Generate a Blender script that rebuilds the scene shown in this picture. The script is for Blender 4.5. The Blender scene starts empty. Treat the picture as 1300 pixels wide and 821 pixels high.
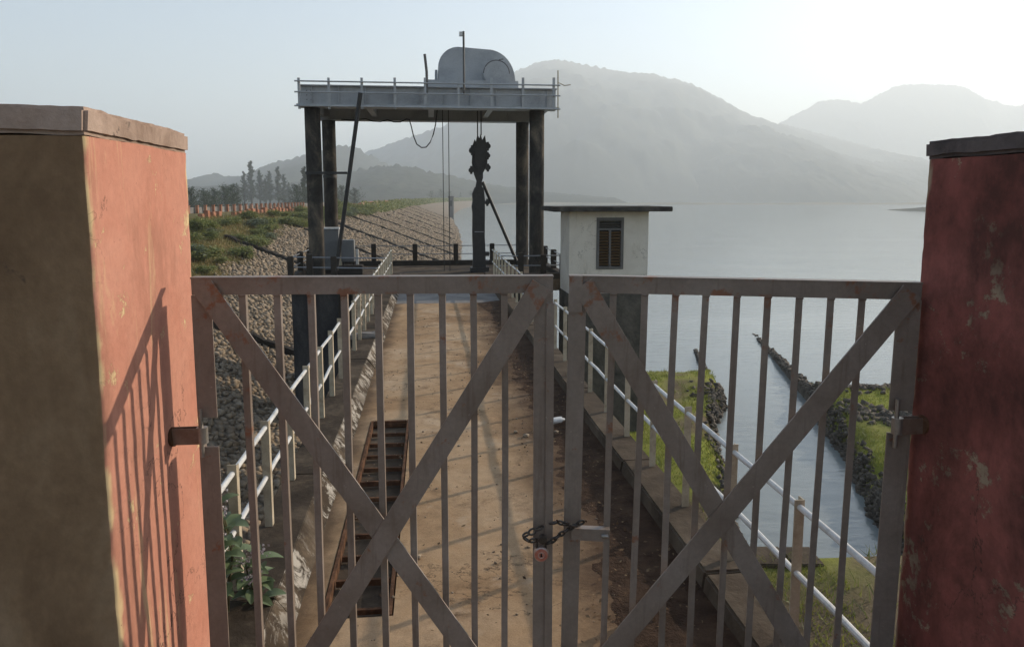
import bpy, bmesh, math, random
import numpy as np
from mathutils import Vector, Matrix, noise as mnoise

random.seed(7); RNG = np.random.default_rng(7)
SC = bpy.context.scene
COL = SC.collection
R = math.radians

# ------------------------------------------------------------------ camera, sky, sun, exposure
FPX, CXP, CYP, HORIZ, EYE = 925.0, 650.0, 365.0, 250.0, 2.4      # focal length etc. in photo pixels
PITCH = math.atan((CYP - HORIZ) / FPX)
SUN_EL, SUN_AZ = 19.3, 56.5          # elevation; azimuth to the right of the view direction (+Y)
SUN_STRENGTH, SKY_STRENGTH, EXPOSURE = 5.0, 0.13, 0.62
HAZE_DENSITY = 0.00052

cam = bpy.data.cameras.new('camera')
cam.sensor_width = 36.0; cam.lens = 36.0 * FPX / 1300.0
cam.shift_y = -45.5 / 1300.0
cam.clip_start = 0.05; cam.clip_end = 30000
camo = bpy.data.objects.new('camera', cam); COL.objects.link(camo)
camo.location = (0, 0, EYE); camo.rotation_euler = (math.pi / 2 - PITCH, 0, 0)
SC.camera = camo

wld = bpy.data.worlds.new('World'); SC.world = wld; wld.use_nodes = True
nt = wld.node_tree; nt.nodes.clear()
sky = nt.nodes.new('ShaderNodeTexSky'); sky.sky_type = 'NISHITA'; sky.sun_disc = False
sky.sun_elevation = R(SUN_EL); sky.sun_rotation = R(SUN_AZ)
sky.altitude = 100; sky.air_density = 1.0; sky.dust_density = 0.9; sky.ozone_density = 1.0
bg = nt.nodes.new('ShaderNodeBackground'); bg.inputs[1].default_value = SKY_STRENGTH
wo = nt.nodes.new('ShaderNodeOutputWorld')
nt.links.new(sky.outputs[0], bg.inputs[0]); nt.links.new(bg.outputs[0], wo.inputs[0])

sl = bpy.data.lights.new('sun', 'SUN'); sl.energy = SUN_STRENGTH; sl.angle = R(0.6); sl.color = (1.0, 0.85, 0.67)
so = bpy.data.objects.new('sun', sl); COL.objects.link(so)
sdir = Vector((math.sin(R(SUN_AZ)) * math.cos(R(SUN_EL)), math.cos(R(SUN_AZ)) * math.cos(R(SUN_EL)), math.sin(R(SUN_EL))))
so.rotation_euler = sdir.to_track_quat('Z', 'Y').to_euler(); so.location = (60, 40, 60)

SC.view_settings.view_transform = 'Standard'; SC.view_settings.look = 'None'
SC.view_settings.exposure = EXPOSURE; SC.view_settings.gamma = 1.0
SC.view_settings.use_curve_mapping = False
SC.cycles.use_denoising = True
SC.cycles.volume_bounces = 2; SC.cycles.max_bounces = 8; SC.cycles.transparent_max_bounces = 12
SC.cycles.sample_clamp_indirect = 6.0

# ------------------------------------------------------------------ pixel -> place helpers
_c, _s = math.cos(PITCH), math.sin(PITCH)
TH = R(6.427)                          # the walkway runs 6.4 degrees left of the view direction
def ray(px, py):
    u = (px - CXP) / FPX; v = (py - CYP) / FPX
    return (u, _c - v * _s, -_s - v * _c)
def at_y(px, py, y):
    r = ray(px, py); t = y / r[1]; return Vector((r[0] * t, y, EYE + r[2] * t))
def at_z(px, py, z):
    r = ray(px, py); t = (z - EYE) / r[2]; return Vector((r[0] * t, r[1] * t, z))
def W(u, v, z=0.0):                    # walkway coordinates (right, along, up) -> world
    return Vector((u * math.cos(TH) - v * math.sin(TH), u * math.sin(TH) + v * math.cos(TH), z))
def UV(p):
    return (p[0] * math.cos(TH) + p[1] * math.sin(TH), -p[0] * math.sin(TH) + p[1] * math.cos(TH), p[2])
def at_v(px, py, v):                   # pixel ray meets the vertical plane at walkway distance v
    r = ray(px, py); rv = -r[0] * math.sin(TH) + r[1] * math.cos(TH); t = v / rv
    return UV((r[0] * t, r[1] * t, EYE + r[2] * t))
def project(P):
    x, y, z = P[..., 0], P[..., 1], P[..., 2] - EYE
    d = y * _c - z * _s; up = y * _s + z * _c
    return CXP + FPX * x / d, CYP - FPX * up / d, d

# ------------------------------------------------------------------ numpy noise
_perm = RNG.random((256, 256))
def vnoise(x, y, seed=0):
    x = np.asarray(x, float) + seed * 17.31; y = np.asarray(y, float) + seed * 9.77
    xi = np.floor(x).astype(int); yi = np.floor(y).astype(int); fx = x - xi; fy = y - yi
    fx = fx * fx * (3 - 2 * fx); fy = fy * fy * (3 - 2 * fy)
    g = lambda a, b: _perm[a & 255, b & 255]
    return (g(xi, yi) * (1 - fx) + g(xi + 1, yi) * fx) * (1 - fy) + (g(xi, yi + 1) * (1 - fx) + g(xi + 1, yi + 1) * fx) * fy
def fbm(x, y, octv=4, seed=0):
    t = 0; a = 0.5; f = 1.0
    for i in range(octv):
        t = t + a * (vnoise(np.asarray(x) * f, np.asarray(y) * f, seed + i * 3) - 0.5) * 2; a *= 0.5; f *= 2.03
    return t

# ------------------------------------------------------------------ mesh helpers
class MB:
    def __init__(s): s.v = []; s.f = []
    def add(s, vs, fs):
        n = len(s.v); s.v += [tuple(p) for p in vs]; s.f += [tuple(i + n for i in f) for f in fs]; return s
    def box(s, x0, x1, y0, y1, z0, z1):
        vs = [(x0, y0, z0), (x1, y0, z0), (x1, y1, z0), (x0, y1, z0), (x0, y0, z1), (x1, y0, z1), (x1, y1, z1), (x0, y1, z1)]
        return s.add(vs, [(0, 3, 2, 1), (4, 5, 6, 7), (0, 1, 5, 4), (1, 2, 6, 5), (2, 3, 7, 6), (3, 0, 4, 7)])
    def bar(s, p0, p1, w, t, side=(0, 1, 0)):         # rectangular bar from p0 to p1: thickness t along side, width w across
        p0 = Vector(p0); p1 = Vector(p1); d = (p1 - p0).normalized(); sd = Vector(side).normalized()
        a = d.cross(sd).normalized() * w / 2; b = sd * t / 2
        vs = []
        for p in (p0, p1): vs += [p - a - b, p + a - b, p + a + b, p - a + b]
        return s.add(vs, [(3, 2, 1, 0), (4, 5, 6, 7), (0, 1, 5, 4), (1, 2, 6, 5), (2, 3, 7, 6), (3, 0, 4, 7)])
    def tube(s, pts, r, n=10, caps=True, r2=None):
        pts = [Vector(p) for p in pts]; rings = []; m = len(pts)
        for i, p in enumerate(pts):
            d = (pts[min(i + 1, m - 1)] - pts[max(i - 1, 0)]).normalized()
            ref = Vector((0, 0, 1)) if abs(d.z) < 0.9 else Vector((1, 0, 0))
            a = d.cross(ref).normalized(); b = d.cross(a).normalized()
            rr = r if r2 is None else r + (r2 - r) * i / (m - 1)
            rings.append([p + (a * math.cos(2 * math.pi * k / n) + b * math.sin(2 * math.pi * k / n)) * rr for k in range(n)])
        vs = [q for rg in rings for q in rg]; fs = []
        for i in range(m - 1):
            for k in range(n): fs.append((i * n + k, i * n + (k + 1) % n, (i + 1) * n + (k + 1) % n, (i + 1) * n + k))
        if caps: fs.append(tuple(range(n))[::-1]); fs.append(tuple((m - 1) * n + k for k in range(n)))
        return s.add(vs, fs)
    def prism(s, poly, axis, a0, a1):                  # extrude 2D poly along axis ('x','y','z')
        n = len(poly); vs = []
        for a in (a0, a1):
            for (p, q) in poly: vs.append({'x': (a, p, q), 'y': (p, a, q), 'z': (p, q, a)}[axis])
        fs = [tuple(range(n))[::-1], tuple(range(n, 2 * n))] + [(i, (i + 1) % n, n + (i + 1) % n, n + i) for i in range(n)]
        return s.add(vs, fs)
    def torus(s, c, M, rx, ry, r, n=12, m=6):          # elongated ring in plane of M's x,y
        vs = []; fs = []
        for i in range(n):
            a = 2 * math.pi * i / n
            ctr = Vector((rx * math.cos(a), ry * math.sin(a), 0)); out = Vector((math.cos(a), math.sin(a), 0))
            for k in range(m):
                b = 2 * math.pi * k / m
                vs.append(Vector(c) + M @ (ctr + out * r * math.cos(b) + Vector((0, 0, r * math.sin(b)))))
        for i in range(n):
            for k in range(m): fs.append((i * m + k, i * m + (k + 1) % m, ((i + 1) % n) * m + (k + 1) % m, ((i + 1) % n) * m + k))
        return s.add(vs, fs)
    def mesh(s, name, bevel=0, smooth=False, subdiv=0, jitter=0, jscale=4.0):
        me = bpy.data.meshes.new(name); me.from_pydata(s.v, [], s.f)
        bm = bmesh.new(); bm.from_mesh(me)
        bmesh.ops.recalc_face_normals(bm, faces=bm.faces)
        if subdiv: bmesh.ops.subdivide_edges(bm, edges=bm.edges[:], cuts=subdiv, use_grid_fill=True)
        if bevel:
            es = [e for e in bm.edges if len(e.link_faces) == 2 and e.calc_face_angle(0) > 0.6]
            bmesh.ops.bevel(bm, geom=es, offset=bevel, segments=2 if bevel > 0.004 else 1, affect='EDGES', clamp_overlap=True)
        if jitter:
            for v in bm.verts:
                n3 = mnoise.noise_vector(v.co * jscale) + 0.5 * mnoise.noise_vector(v.co * jscale * 3.7)
                v.co += n3 * jitter
        bm.to_mesh(me); bm.free()
        if smooth:
            me.polygons.foreach_set('use_smooth', [True] * len(me.polygons))
            try: me.set_sharp_from_angle(angle=R(40))
            except Exception: pass
        return me
def link(name, me, mat, parent=None, loc=None, rot=None):
    o = bpy.data.objects.new(name, me); COL.objects.link(o)
    if me is not None and mat is not None and len(me.materials) == 0: me.materials.append(mat)
    if parent is not None: o.parent = parent
    if loc is not None: o.location = loc
    if rot is not None: o.rotation_euler = rot
    return o
def part(name, mb, mat, parent=None, **k): return link(name, mb.mesh(name, **k), mat, parent)
def thing(name, label, cat, loc=(0, 0, 0), rz=0.0, group=None):
    o = link(name, None, None, None, loc, (0, 0, rz)); return tag(o, label, cat, group)
def tag(o, label=None, cat=None, group=None, kind=None):
    if label: o['label'] = label
    if cat: o['category'] = cat
    if group: o['group'] = group
    if kind: o['kind'] = kind
    return o
def nmesh(name, V, F, mat):                            # numpy mesh: V (n,3), F (m,k) all the same k
    me = bpy.data.meshes.new(name); V = np.asarray(V, np.float32); F = np.asarray(F, np.int32)
    me.vertices.add(len(V)); me.vertices.foreach_set('co', V.ravel())
    k = F.shape[1]; me.loops.add(F.size); me.loops.foreach_set('vertex_index', F.ravel())
    me.polygons.add(len(F)); me.polygons.foreach_set('loop_start', np.arange(0, F.size, k, dtype=np.int32))
    me.polygons.foreach_set('loop_total', np.full(len(F), k, np.int32))
    me.update(calc_edges=True); me.validate(); me.materials.append(mat); return me

# ------------------------------------------------------------------ materials
def newmat(name):
    m = bpy.data.materials.new(name); m.use_nodes = True; n = m.node_tree; n.nodes.clear()
    out = n.nodes.new('ShaderNodeOutputMaterial'); b = n.nodes.new('ShaderNodeBsdfPrincipled')
    n.links.new(b.outputs[0], out.inputs[0]); return m, n, b, out
def N(n, t, **kw):
    x = n.nodes.new(t)
    for k, v in kw.items():
        if hasattr(x, k): setattr(x, k, v)
        else: x.inputs[k].default_value = v
    return x
def coords(n, obj=True):
    t = n.nodes.new('ShaderNodeTexCoord'); return t.outputs['Object' if obj else 'Generated']
def geo(n): return n.nodes.new('ShaderNodeNewGeometry').outputs['Position']
def noise_tex(n, vec, scale, detail=5, rough=0.6, dist=0.0, stretch=None):
    if stretch:
        mp = n.nodes.new('ShaderNodeMapping'); mp.inputs['Scale'].default_value = stretch
        n.links.new(vec, mp.inputs['Vector']); vec = mp.outputs[0]
    t = N(n, 'ShaderNodeTexNoise'); t.inputs['Scale'].default_value = scale; t.inputs['Detail'].default_value = detail
    t.inputs['Roughness'].default_value = rough; t.inputs['Distortion'].default_value = dist
    n.links.new(vec, t.inputs['Vector']); return t.outputs[0]
def ramp(n, fac, stops):
    r = n.nodes.new('ShaderNodeValToRGB'); el = r.color_ramp.elements
    while len(el) < len(stops): el.new(0.5)
    for e, (p, c) in zip(el, stops):
        e.position = p; e.color = (c, c, c, 1) if isinstance(c, (int, float)) else (*c, 1)
    n.links.new(fac, r.inputs[0]); return r.outputs[0]
def mix(n, fac, a, b, mode='MIX'):
    m = n.nodes.new('ShaderNodeMix'); m.data_type = 'RGBA'; m.blend_type = mode
    for sock, val in ((m.inputs['Factor'], fac), (m.inputs['A'], a), (m.inputs['B'], b)):
        pass
    ins = [i for i in m.inputs if i.enabled] 
    fa = m.inputs[0]; A = m.inputs[6]; B = m.inputs[7]
    for sock, val in ((fa, fac), (A, a), (B, b)):
        if hasattr(val, 'is_output') or isinstance(val, bpy.types.NodeSocket): n.links.new(val, sock)
        elif isinstance(val, (int, float)): sock.default_value = val
        else: sock.default_value = (*val, 1)
    return m.outputs[2]
def bump(n, b, h, strength, dist=0.01, prev=None):
    x = n.nodes.new('ShaderNodeBump'); x.inputs['Strength'].default_value = strength; x.inputs['Distance'].default_value = dist
    n.links.new(h, x.inputs['Height'])
    if prev is not None: n.links.new(prev, x.inputs['Normal'])
    n.links.new(x.outputs[0], b.inputs['Normal']); return x.outputs[0]
def rough_mat(name, cols, scale=3.0, rough=0.85, bs=0.4, bd=0.01, fine=40.0, world=False, metal=0.0, stretch=None, spots=None):
    m, n, b, o = newmat(name); vec = geo(n) if world else coords(n)
    f = noise_tex(n, vec, scale, 6, 0.65, 0.3, stretch)
    k = len(cols); st = [(0.3 + 0.4 * i / max(1, k - 1), c) for i, c in enumerate(cols)]
    c = ramp(n, f, st)
    g = noise_tex(n, vec, fine, 4, 0.7)
    c = mix(n, 0.35, c, ramp(n, g, [(0.25, 0.35), (0.75, 1.0)]), 'MULTIPLY')
    if spots:
        sp = noise_tex(n, vec, spots[0], 5, 0.7, 0.5)
        c = mix(n, ramp(n, sp, [(spots[1], 0.0), (spots[1] + 0.06, 1.0)]), c, spots[2])
    n.links.new(c, b.inputs['Base Color']); b.inputs['Roughness'].default_value = rough; b.inputs['Metallic'].default_value = metal
    nb = bump(n, b, g, bs, bd); bump(n, b, f, bs * 0.6, bd * 4, nb)
    return m
def plain(name, col, rough=0.5, metal=0.0, var=0.25):
    return rough_mat(name, [tuple(x * (1 - var) for x in col), col, tuple(min(1, x * (1 + var * 0.6)) for x in col)], 6.0, rough, 0.12, 0.003, 60.0, metal=metal)

def crack(n, vec, scale, width):
    f = noise_tex(n, vec, scale, 7, 0.62, 0.3); a = n.nodes.new('ShaderNodeMath'); a.operation = 'SUBTRACT'; n.links.new(f, a.inputs[0]); a.inputs[1].default_value = 0.5
    b = n.nodes.new('ShaderNodeMath'); b.operation = 'ABSOLUTE'; n.links.new(a.outputs[0], b.inputs[0])
    g = noise_tex(n, vec, scale * .7, 3, 0.5); line = ramp(n, b.outputs[0], [(0.0, 0.8), (width, 0.0)]); return mix(n, 1.0, line, ramp(n, g, [(0.46, 0.0), (0.56, 1.0)]), 'MULTIPLY')
def painted_plaster(name, paint, paint2, under, dirt, peel=0.62, mould=0.6, streak=True):
    m, n, b, o = newmat(name); v = coords(n)
    big = noise_tex(n, v, 1.6, 6, 0.65, 0.4)
    c = ramp(n, big, [(0.3, paint2), (0.65, paint)])
    fine = noise_tex(n, v, 28, 6, 0.7)
    c = mix(n, 0.3, c, ramp(n, fine, [(0.3, 0.5), (0.7, 1.0)]), 'MULTIPLY')
    if streak:                                             # rain streaks where paint washed thin
        st = noise_tex(n, v, 1.0, 6, 0.7, 0.6, (7, 7, 0.9))
        c = mix(n, ramp(n, st, [(peel - 0.02, 0.0), (peel + 0.08, 0.75)]), c, under)
    pe = noise_tex(n, v, 4.5, 10, 0.76, 0.15)
    pm = ramp(n, pe, [(peel, 0.0), (peel + 0.035, 1.0)])
    c = mix(n, pm, c, under)
    mo = noise_tex(n, v, 1.0, 9, 0.74, 0.2, (3.5, 3.5, 1.2) if streak else (2.6, 2.6, 1.9))
    mm = ramp(n, mo, [(mould - 0.1, 0.0), (mould + 0.1, 0.85)])
    c = mix(n, mm, c, dirt)
    wa = n.nodes.new('ShaderNodeAttribute'); wa.attribute_name = 'worn'; c = mix(n, wa.outputs['Fac'], c, under)
    sp = noise_tex(n, v, 55, 3, 0.6)
    c = mix(n, ramp(n, sp, [(0.68, 0.0), (0.74, 0.7)]), c, dirt)
    c = mix(n, crack(n, v, 1.1, 0.0035), c, (0.05, 0.035, 0.03))
    n.links.new(c, b.inputs['Base Color']); b.inputs['Roughness'].default_value = 0.9
    nb = bump(n, b, fine, 0.35, 0.006)
    inv = n.nodes.new('ShaderNodeMath'); inv.operation = 'SUBTRACT'; inv.inputs[0].default_value = 1.0; n.links.new(pm, inv.inputs[1])
    nb = bump(n, b, inv.outputs[0], 0.5, 0.004, nb)
    bump(n, b, big, 0.3, 0.03, nb)
    return m

M = {}
M['pink'] = painted_plaster('salmon_paint', (0.53, 0.262, 0.19), (0.46, 0.195, 0.135), (0.58, 0.44, 0.25), (0.27, 0.13, 0.09), 0.60, 0.585)
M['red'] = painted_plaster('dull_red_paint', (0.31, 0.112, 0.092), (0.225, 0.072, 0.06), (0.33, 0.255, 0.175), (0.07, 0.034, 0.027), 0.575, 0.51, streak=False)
M['plaster'] = rough_mat('bare_brown_plaster', [(0.17, 0.105, 0.060), (0.26, 0.168, 0.098), (0.33, 0.23, 0.145)], 1.6, 0.92, 0.5, 0.006, 30, stretch=(2.2, 2.2, 1.0), spots=(3.2, 0.66, (0.085, 0.06, 0.045)))
M['cap'] = rough_mat('coping_cement', [(0.25, 0.175, 0.135), (0.42, 0.315, 0.255), (0.50, 0.39, 0.33)], 3.5, 0.92, 0.6, 0.006, 35, spots=(9, 0.62, (0.10, 0.08, 0.07)))
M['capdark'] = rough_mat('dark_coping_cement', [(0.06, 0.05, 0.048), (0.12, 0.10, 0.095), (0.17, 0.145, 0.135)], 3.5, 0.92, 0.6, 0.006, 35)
def gate_mat():
    m, n, b, o = newmat('brown_gate_paint'); v = coords(n)
    a = noise_tex(n, v, 3.0, 6, 0.65, 0.3); c = ramp(n, a, [(0.3, (0.165, 0.125, 0.098)), (0.5, (0.225, 0.178, 0.145)), (0.7, (0.28, 0.23, 0.195))])
    f = noise_tex(n, v, 60, 4, 0.7); c = mix(n, 0.35, c, ramp(n, f, [(0.3, 0.5), (0.7, 1.0)]), 'MULTIPLY')
    dr = noise_tex(n, v, 1.0, 6, 0.7, 0.3, (26, 26, 2.2)); c = mix(n, ramp(n, dr, [(0.54, 0.0), (0.72, 0.6)]), c, (0.10, 0.062, 0.042))          # grime runs
    sx = n.nodes.new('ShaderNodeSeparateXYZ'); n.links.new(v, sx.inputs[0])
    hi = ramp(n, sx.outputs[2], [(0.86, 0.0), (0.96, 0.085)]); mr = n.nodes.new('ShaderNodeMapRange'); mr.inputs[2].default_value = 2.1; n.links.new(sx.outputs[2], mr.inputs[0]); hi = ramp(n, mr.outputs[0], [(0.78, 0.0), (0.93, 0.075)])
    ru = noise_tex(n, v, 9, 8, 0.72, 0.2); ad = n.nodes.new('ShaderNodeMath'); ad.operation = 'ADD'; n.links.new(ru, ad.inputs[0]); n.links.new(hi, ad.inputs[1])
    c = mix(n, ramp(n, ad.outputs[0], [(0.62, 0.0), (0.68, 0.85)]), c, (0.20, 0.075, 0.032))
    ch_ = noise_tex(n, v, 34, 5, 0.7); c = mix(n, ramp(n, ch_, [(0.67, 0.0), (0.70, 0.7)]), c, (0.34, 0.29, 0.25))
    n.links.new(c, b.inputs['Base Color']); b.inputs['Roughness'].default_value = 0.45
    nb = bump(n, b, f, 0.2, 0.002); bump(n, b, ru, 0.25, 0.004, nb); return m
M['gate'] = gate_mat()
M['steel'] = rough_mat('worn_steel', [(0.28, 0.25, 0.22), (0.42, 0.40, 0.37)], 12, 0.42, 0.2, 0.002, 90, metal=0.7)
M['rust'] = rough_mat('rusty_steel', [(0.05, 0.028, 0.017), (0.11, 0.055, 0.03), (0.19, 0.10, 0.055)], 10, 0.85, 0.6, 0.004, 60)
M['rustlit'] = rough_mat('rusty_strap', [(0.16, 0.09, 0.06), (0.26, 0.18, 0.14)], 14, 0.6, 0.5, 0.003, 70, metal=0.3)
M['chain'] = rough_mat('dark_chain_iron', [(0.05, 0.042, 0.036), (0.10, 0.08, 0.065)], 40, 0.45, 0.3, 0.001, 200, metal=0.6)
M['lockface'] = rough_mat('pink_rusty_brass', [(0.38, 0.10, 0.06), (0.58, 0.24, 0.17)], 60, 0.6, 0.4, 0.001, 200, metal=0.2)
M['lockrim'] = rough_mat('dull_brass', [(0.45, 0.33, 0.28), (0.6, 0.5, 0.45)], 60, 0.4, 0.2, 0.001, 200, metal=0.6)
M['rail'] = rough_mat('silver_rail_paint', [(0.42, 0.42, 0.40), (0.62, 0.62, 0.60), (0.70, 0.70, 0.68)], 7, 0.42, 0.15, 0.002, 80, spots=(16, 0.70, (0.28, 0.18, 0.10)))
M['post'] = rough_mat('cream_post_paint', [(0.30, 0.245, 0.17), (0.46, 0.39, 0.28), (0.55, 0.48, 0.36)], 7, 0.65, 0.2, 0.002, 80, spots=(14, 0.68, (0.18, 0.10, 0.05)))
M['white_stuff'] = plain('dirty_white_plastic', (0.72, 0.72, 0.70), 0.35, var=0.12)
M['black'] = rough_mat('tarred_black_steel', [(0.012, 0.011, 0.011), (0.028, 0.026, 0.025)], 9, 0.55, 0.5, 0.01, 50)
M['dwood'] = rough_mat('dark_weathered_post', [(0.03, 0.026, 0.022), (0.06, 0.05, 0.042)], 5, 0.9, 0.5, 0.005, 40)
M['grey'] = rough_mat('grey_machine_paint', [(0.30, 0.31, 0.32), (0.40, 0.41, 0.42), (0.45, 0.46, 0.47)], 1.3, 0.45, 0.1, 0.004, 25, spots=(3.5, 0.72, (0.24, 0.20, 0.17)))
M['cabinet'] = rough_mat('grey_cabinet_paint', [(0.13, 0.135, 0.14), (0.17, 0.175, 0.18)], 3, 0.5, 0.1, 0.003, 40)
M['wire'] = plain('galvanised_wire', (0.30, 0.31, 0.33), 0.4, 0.5)
M['cable'] = plain('black_cable', (0.02, 0.02, 0.02), 0.6)

def column_mat():
    m, n, b, o = newmat('stained_concrete_column'); v = coords(n)
    a = noise_tex(n, v, 1.0, 7, 0.7, 0.4, (1.7, 1.7, 1.0))
    c = ramp(n, a, [(0.36, (0.022, 0.021, 0.020)), (0.52, (0.058, 0.053, 0.047)), (0.68, (0.17, 0.14, 0.105))])
    f = noise_tex(n, v, 18, 6, 0.7); c = mix(n, 0.45, c, ramp(n, f, [(0.3, 0.4), (0.7, 1.0)]), 'MULTIPLY')
    n.links.new(c, b.inputs['Base Color']); b.inputs['Roughness'].default_value = 0.93
    nb = bump(n, b, f, 0.5, 0.01); bump(n, b, a, 0.3, 0.04, nb); return m
M['column'] = column_mat()
M['pier'] = rough_mat('dark_wet_concrete', [(0.025, 0.027, 0.030), (0.05, 0.05, 0.052), (0.10, 0.095, 0.088)], 0.8, 0.9, 0.6, 0.02, 12, stretch=(2.5, 2.5, 0.5))
M['conc'] = rough_mat('grimy_concrete', [(0.045, 0.033, 0.023), (0.09, 0.067, 0.047), (0.15, 0.118, 0.085)], 1.8, 0.93, 0.6, 0.012, 22, spots=(6, 0.66, (0.04, 0.035, 0.03)))
M['concgrey'] = rough_mat('grey_concrete', [(0.12, 0.12, 0.115), (0.21, 0.20, 0.19), (0.28, 0.27, 0.255)], 1.2, 0.92, 0.5, 0.01, 20)
M['hutwall'] = painted_plaster('hut_limewash', (0.70, 0.65, 0.57), (0.61, 0.555, 0.475), (0.56, 0.42, 0.26), (0.32, 0.27, 0.21), 0.66, 0.66)
M['hutbase'] = rough_mat('mouldy_hut_base', [(0.05, 0.046, 0.04), (0.10, 0.09, 0.075), (0.16, 0.14, 0.115)], 2.0, 0.93, 0.7, 0.02, 14)
M['hutroof'] = rough_mat('black_mould_concrete', [(0.03, 0.028, 0.027), (0.06, 0.055, 0.05), (0.12, 0.105, 0.09)], 2.5, 0.93, 0.5, 0.01, 20)
M['shutter'] = rough_mat('ochre_shutter_slats', [(0.10, 0.055, 0.02), (0.19, 0.105, 0.04)], 4, 0.7, 0.2, 0.004, 30)
M['frame'] = plain('grey_window_frame', (0.11, 0.105, 0.10), 0.6)
M['dark'] = plain('dark_interior', (0.01, 0.01, 0.01), 0.9)

def path_mat():
    m, n, b, o = newmat('dusty_concrete_path'); v = geo(n)
    a = noise_tex(n, v, 0.55, 7, 0.65, 0.5)
    c = ramp(n, a, [(0.3, (0.25, 0.15, 0.078)), (0.48, (0.40, 0.265, 0.15)), (0.68, (0.50, 0.365, 0.235))])
    f = noise_tex(n, v, 9, 7, 0.75); c = mix(n, 0.5, c, ramp(n, f, [(0.28, 0.45), (0.6, 1.0)]), 'MULTIPLY')
    g = noise_tex(n, v, 90, 3, 0.7); c = mix(n, 0.35, c, ramp(n, g, [(0.3, 0.4), (0.6, 1.0)]), 'MULTIPLY')
    d = noise_tex(n, v, 1.7, 8, 0.78, 0.3); c = mix(n, ramp(n, d, [(0.54, 0.0), (0.72, 0.85)]), c, (0.09, 0.055, 0.033))
    c = mix(n, crack(n, v, 0.6, 0.004), c, (0.06, 0.04, 0.028))
    pa = noise_tex(n, v, 0.9, 8, 0.75); c = mix(n, ramp(n, pa, [(0.56, 0.0), (0.66, 0.55)]), c, (0.50, 0.40, 0.29))
    sx = n.nodes.new('ShaderNodeSeparateXYZ'); n.links.new(coords(n), sx.inputs[0])
    wob = noise_tex(n, v, 1.3, 8, 0.72); mr = n.nodes.new('ShaderNodeMath'); mr.operation = 'MULTIPLY_ADD'; n.links.new(wob, mr.inputs[0]); mr.inputs[1].default_value = 1.1; n.links.new(sx.outputs[0], mr.inputs[2])
    half = n.nodes.new('ShaderNodeMath'); half.operation = 'MULTIPLY'; half.inputs[1].default_value = 0.5; n.links.new(mr.outputs[0], half.inputs[0])
    c = mix(n, ramp(n, half.outputs[0], [(0.56, 0.0), (0.84, 0.92)]), c, (0.075, 0.045, 0.028))
    lo = n.nodes.new('ShaderNodeMath'); lo.operation = 'MULTIPLY_ADD'; n.links.new(wob, lo.inputs[0]); lo.inputs[1].default_value = -0.5; n.links.new(sx.outputs[0], lo.inputs[2])
    ng = n.nodes.new('ShaderNodeMath'); ng.operation = 'MULTIPLY'; ng.inputs[1].default_value = -0.6; n.links.new(lo.outputs[0], ng.inputs[0])
    c = mix(n, ramp(n, ng.outputs[0], [(0.50, 0.0), (0.62, 0.85)]), c, (0.07, 0.048, 0.032))
    n.links.new(c, b.inputs['Base Color']); b.inputs['Roughness'].default_value = 0.95
    nb = bump(n, b, g, 0.35, 0.004); bump(n, b, f, 0.35, 0.015, nb); return m
M['path'] = path_mat()
M['dirt'] = rough_mat('dark_leaf_soil', [(0.035, 0.020, 0.012), (0.065, 0.038, 0.024), (0.10, 0.06, 0.036)], 5, 0.97, 0.9, 0.02, 45, world=True)

def kerb_mat():                                          # grimy kerb; its inner face carries worn lime paint
    m, n, b, o = newmat('limewashed_kerb'); v = coords(n)
    a = noise_tex(n, v, 2.0, 7, 0.7, 0.5)
    c = ramp(n, a, [(0.3, (0.025, 0.019, 0.013)), (0.5, (0.060, 0.045, 0.032)), (0.66, (0.13, 0.10, 0.07))])
    f = noise_tex(n, v, 26, 6, 0.75); c = mix(n, 0.5, c, ramp(n, f, [(0.3, 0.4), (0.65, 1.0)]), 'MULTIPLY')
    lime = noise_tex(n, v, 5.0, 8, 0.75, 0.6)
    g = n.nodes.new('ShaderNodeNewGeometry'); sx = n.nodes.new('ShaderNodeSeparateXYZ'); n.links.new(g.outputs['Normal'], sx.inputs[0])
    side = ramp(n, sx.outputs[0], [(0.55, 0.0), (0.75, 1.0)])
    lm = ramp(n, lime, [(0.49, 0.0), (0.57, 0.8)]); lm = mix(n, 1.0, lm, ramp(n, noise_tex(n, v, 0.9, 5, 0.6), [(0.36, 0.1), (0.5, 1.0)]), 'MULTIPLY'); mul = mix(n, 1.0, side, lm, 'MULTIPLY')
    c = mix(n, mul, c, (0.44, 0.41, 0.36))
    n.links.new(c, b.inputs['Base Color']); b.inputs['Roughness'].default_value = 0.95
    nb = bump(n, b, f, 0.6, 0.008); bump(n, b, a, 0.4, 0.03, nb); return m
M['kerb'] = kerb_mat()

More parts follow.
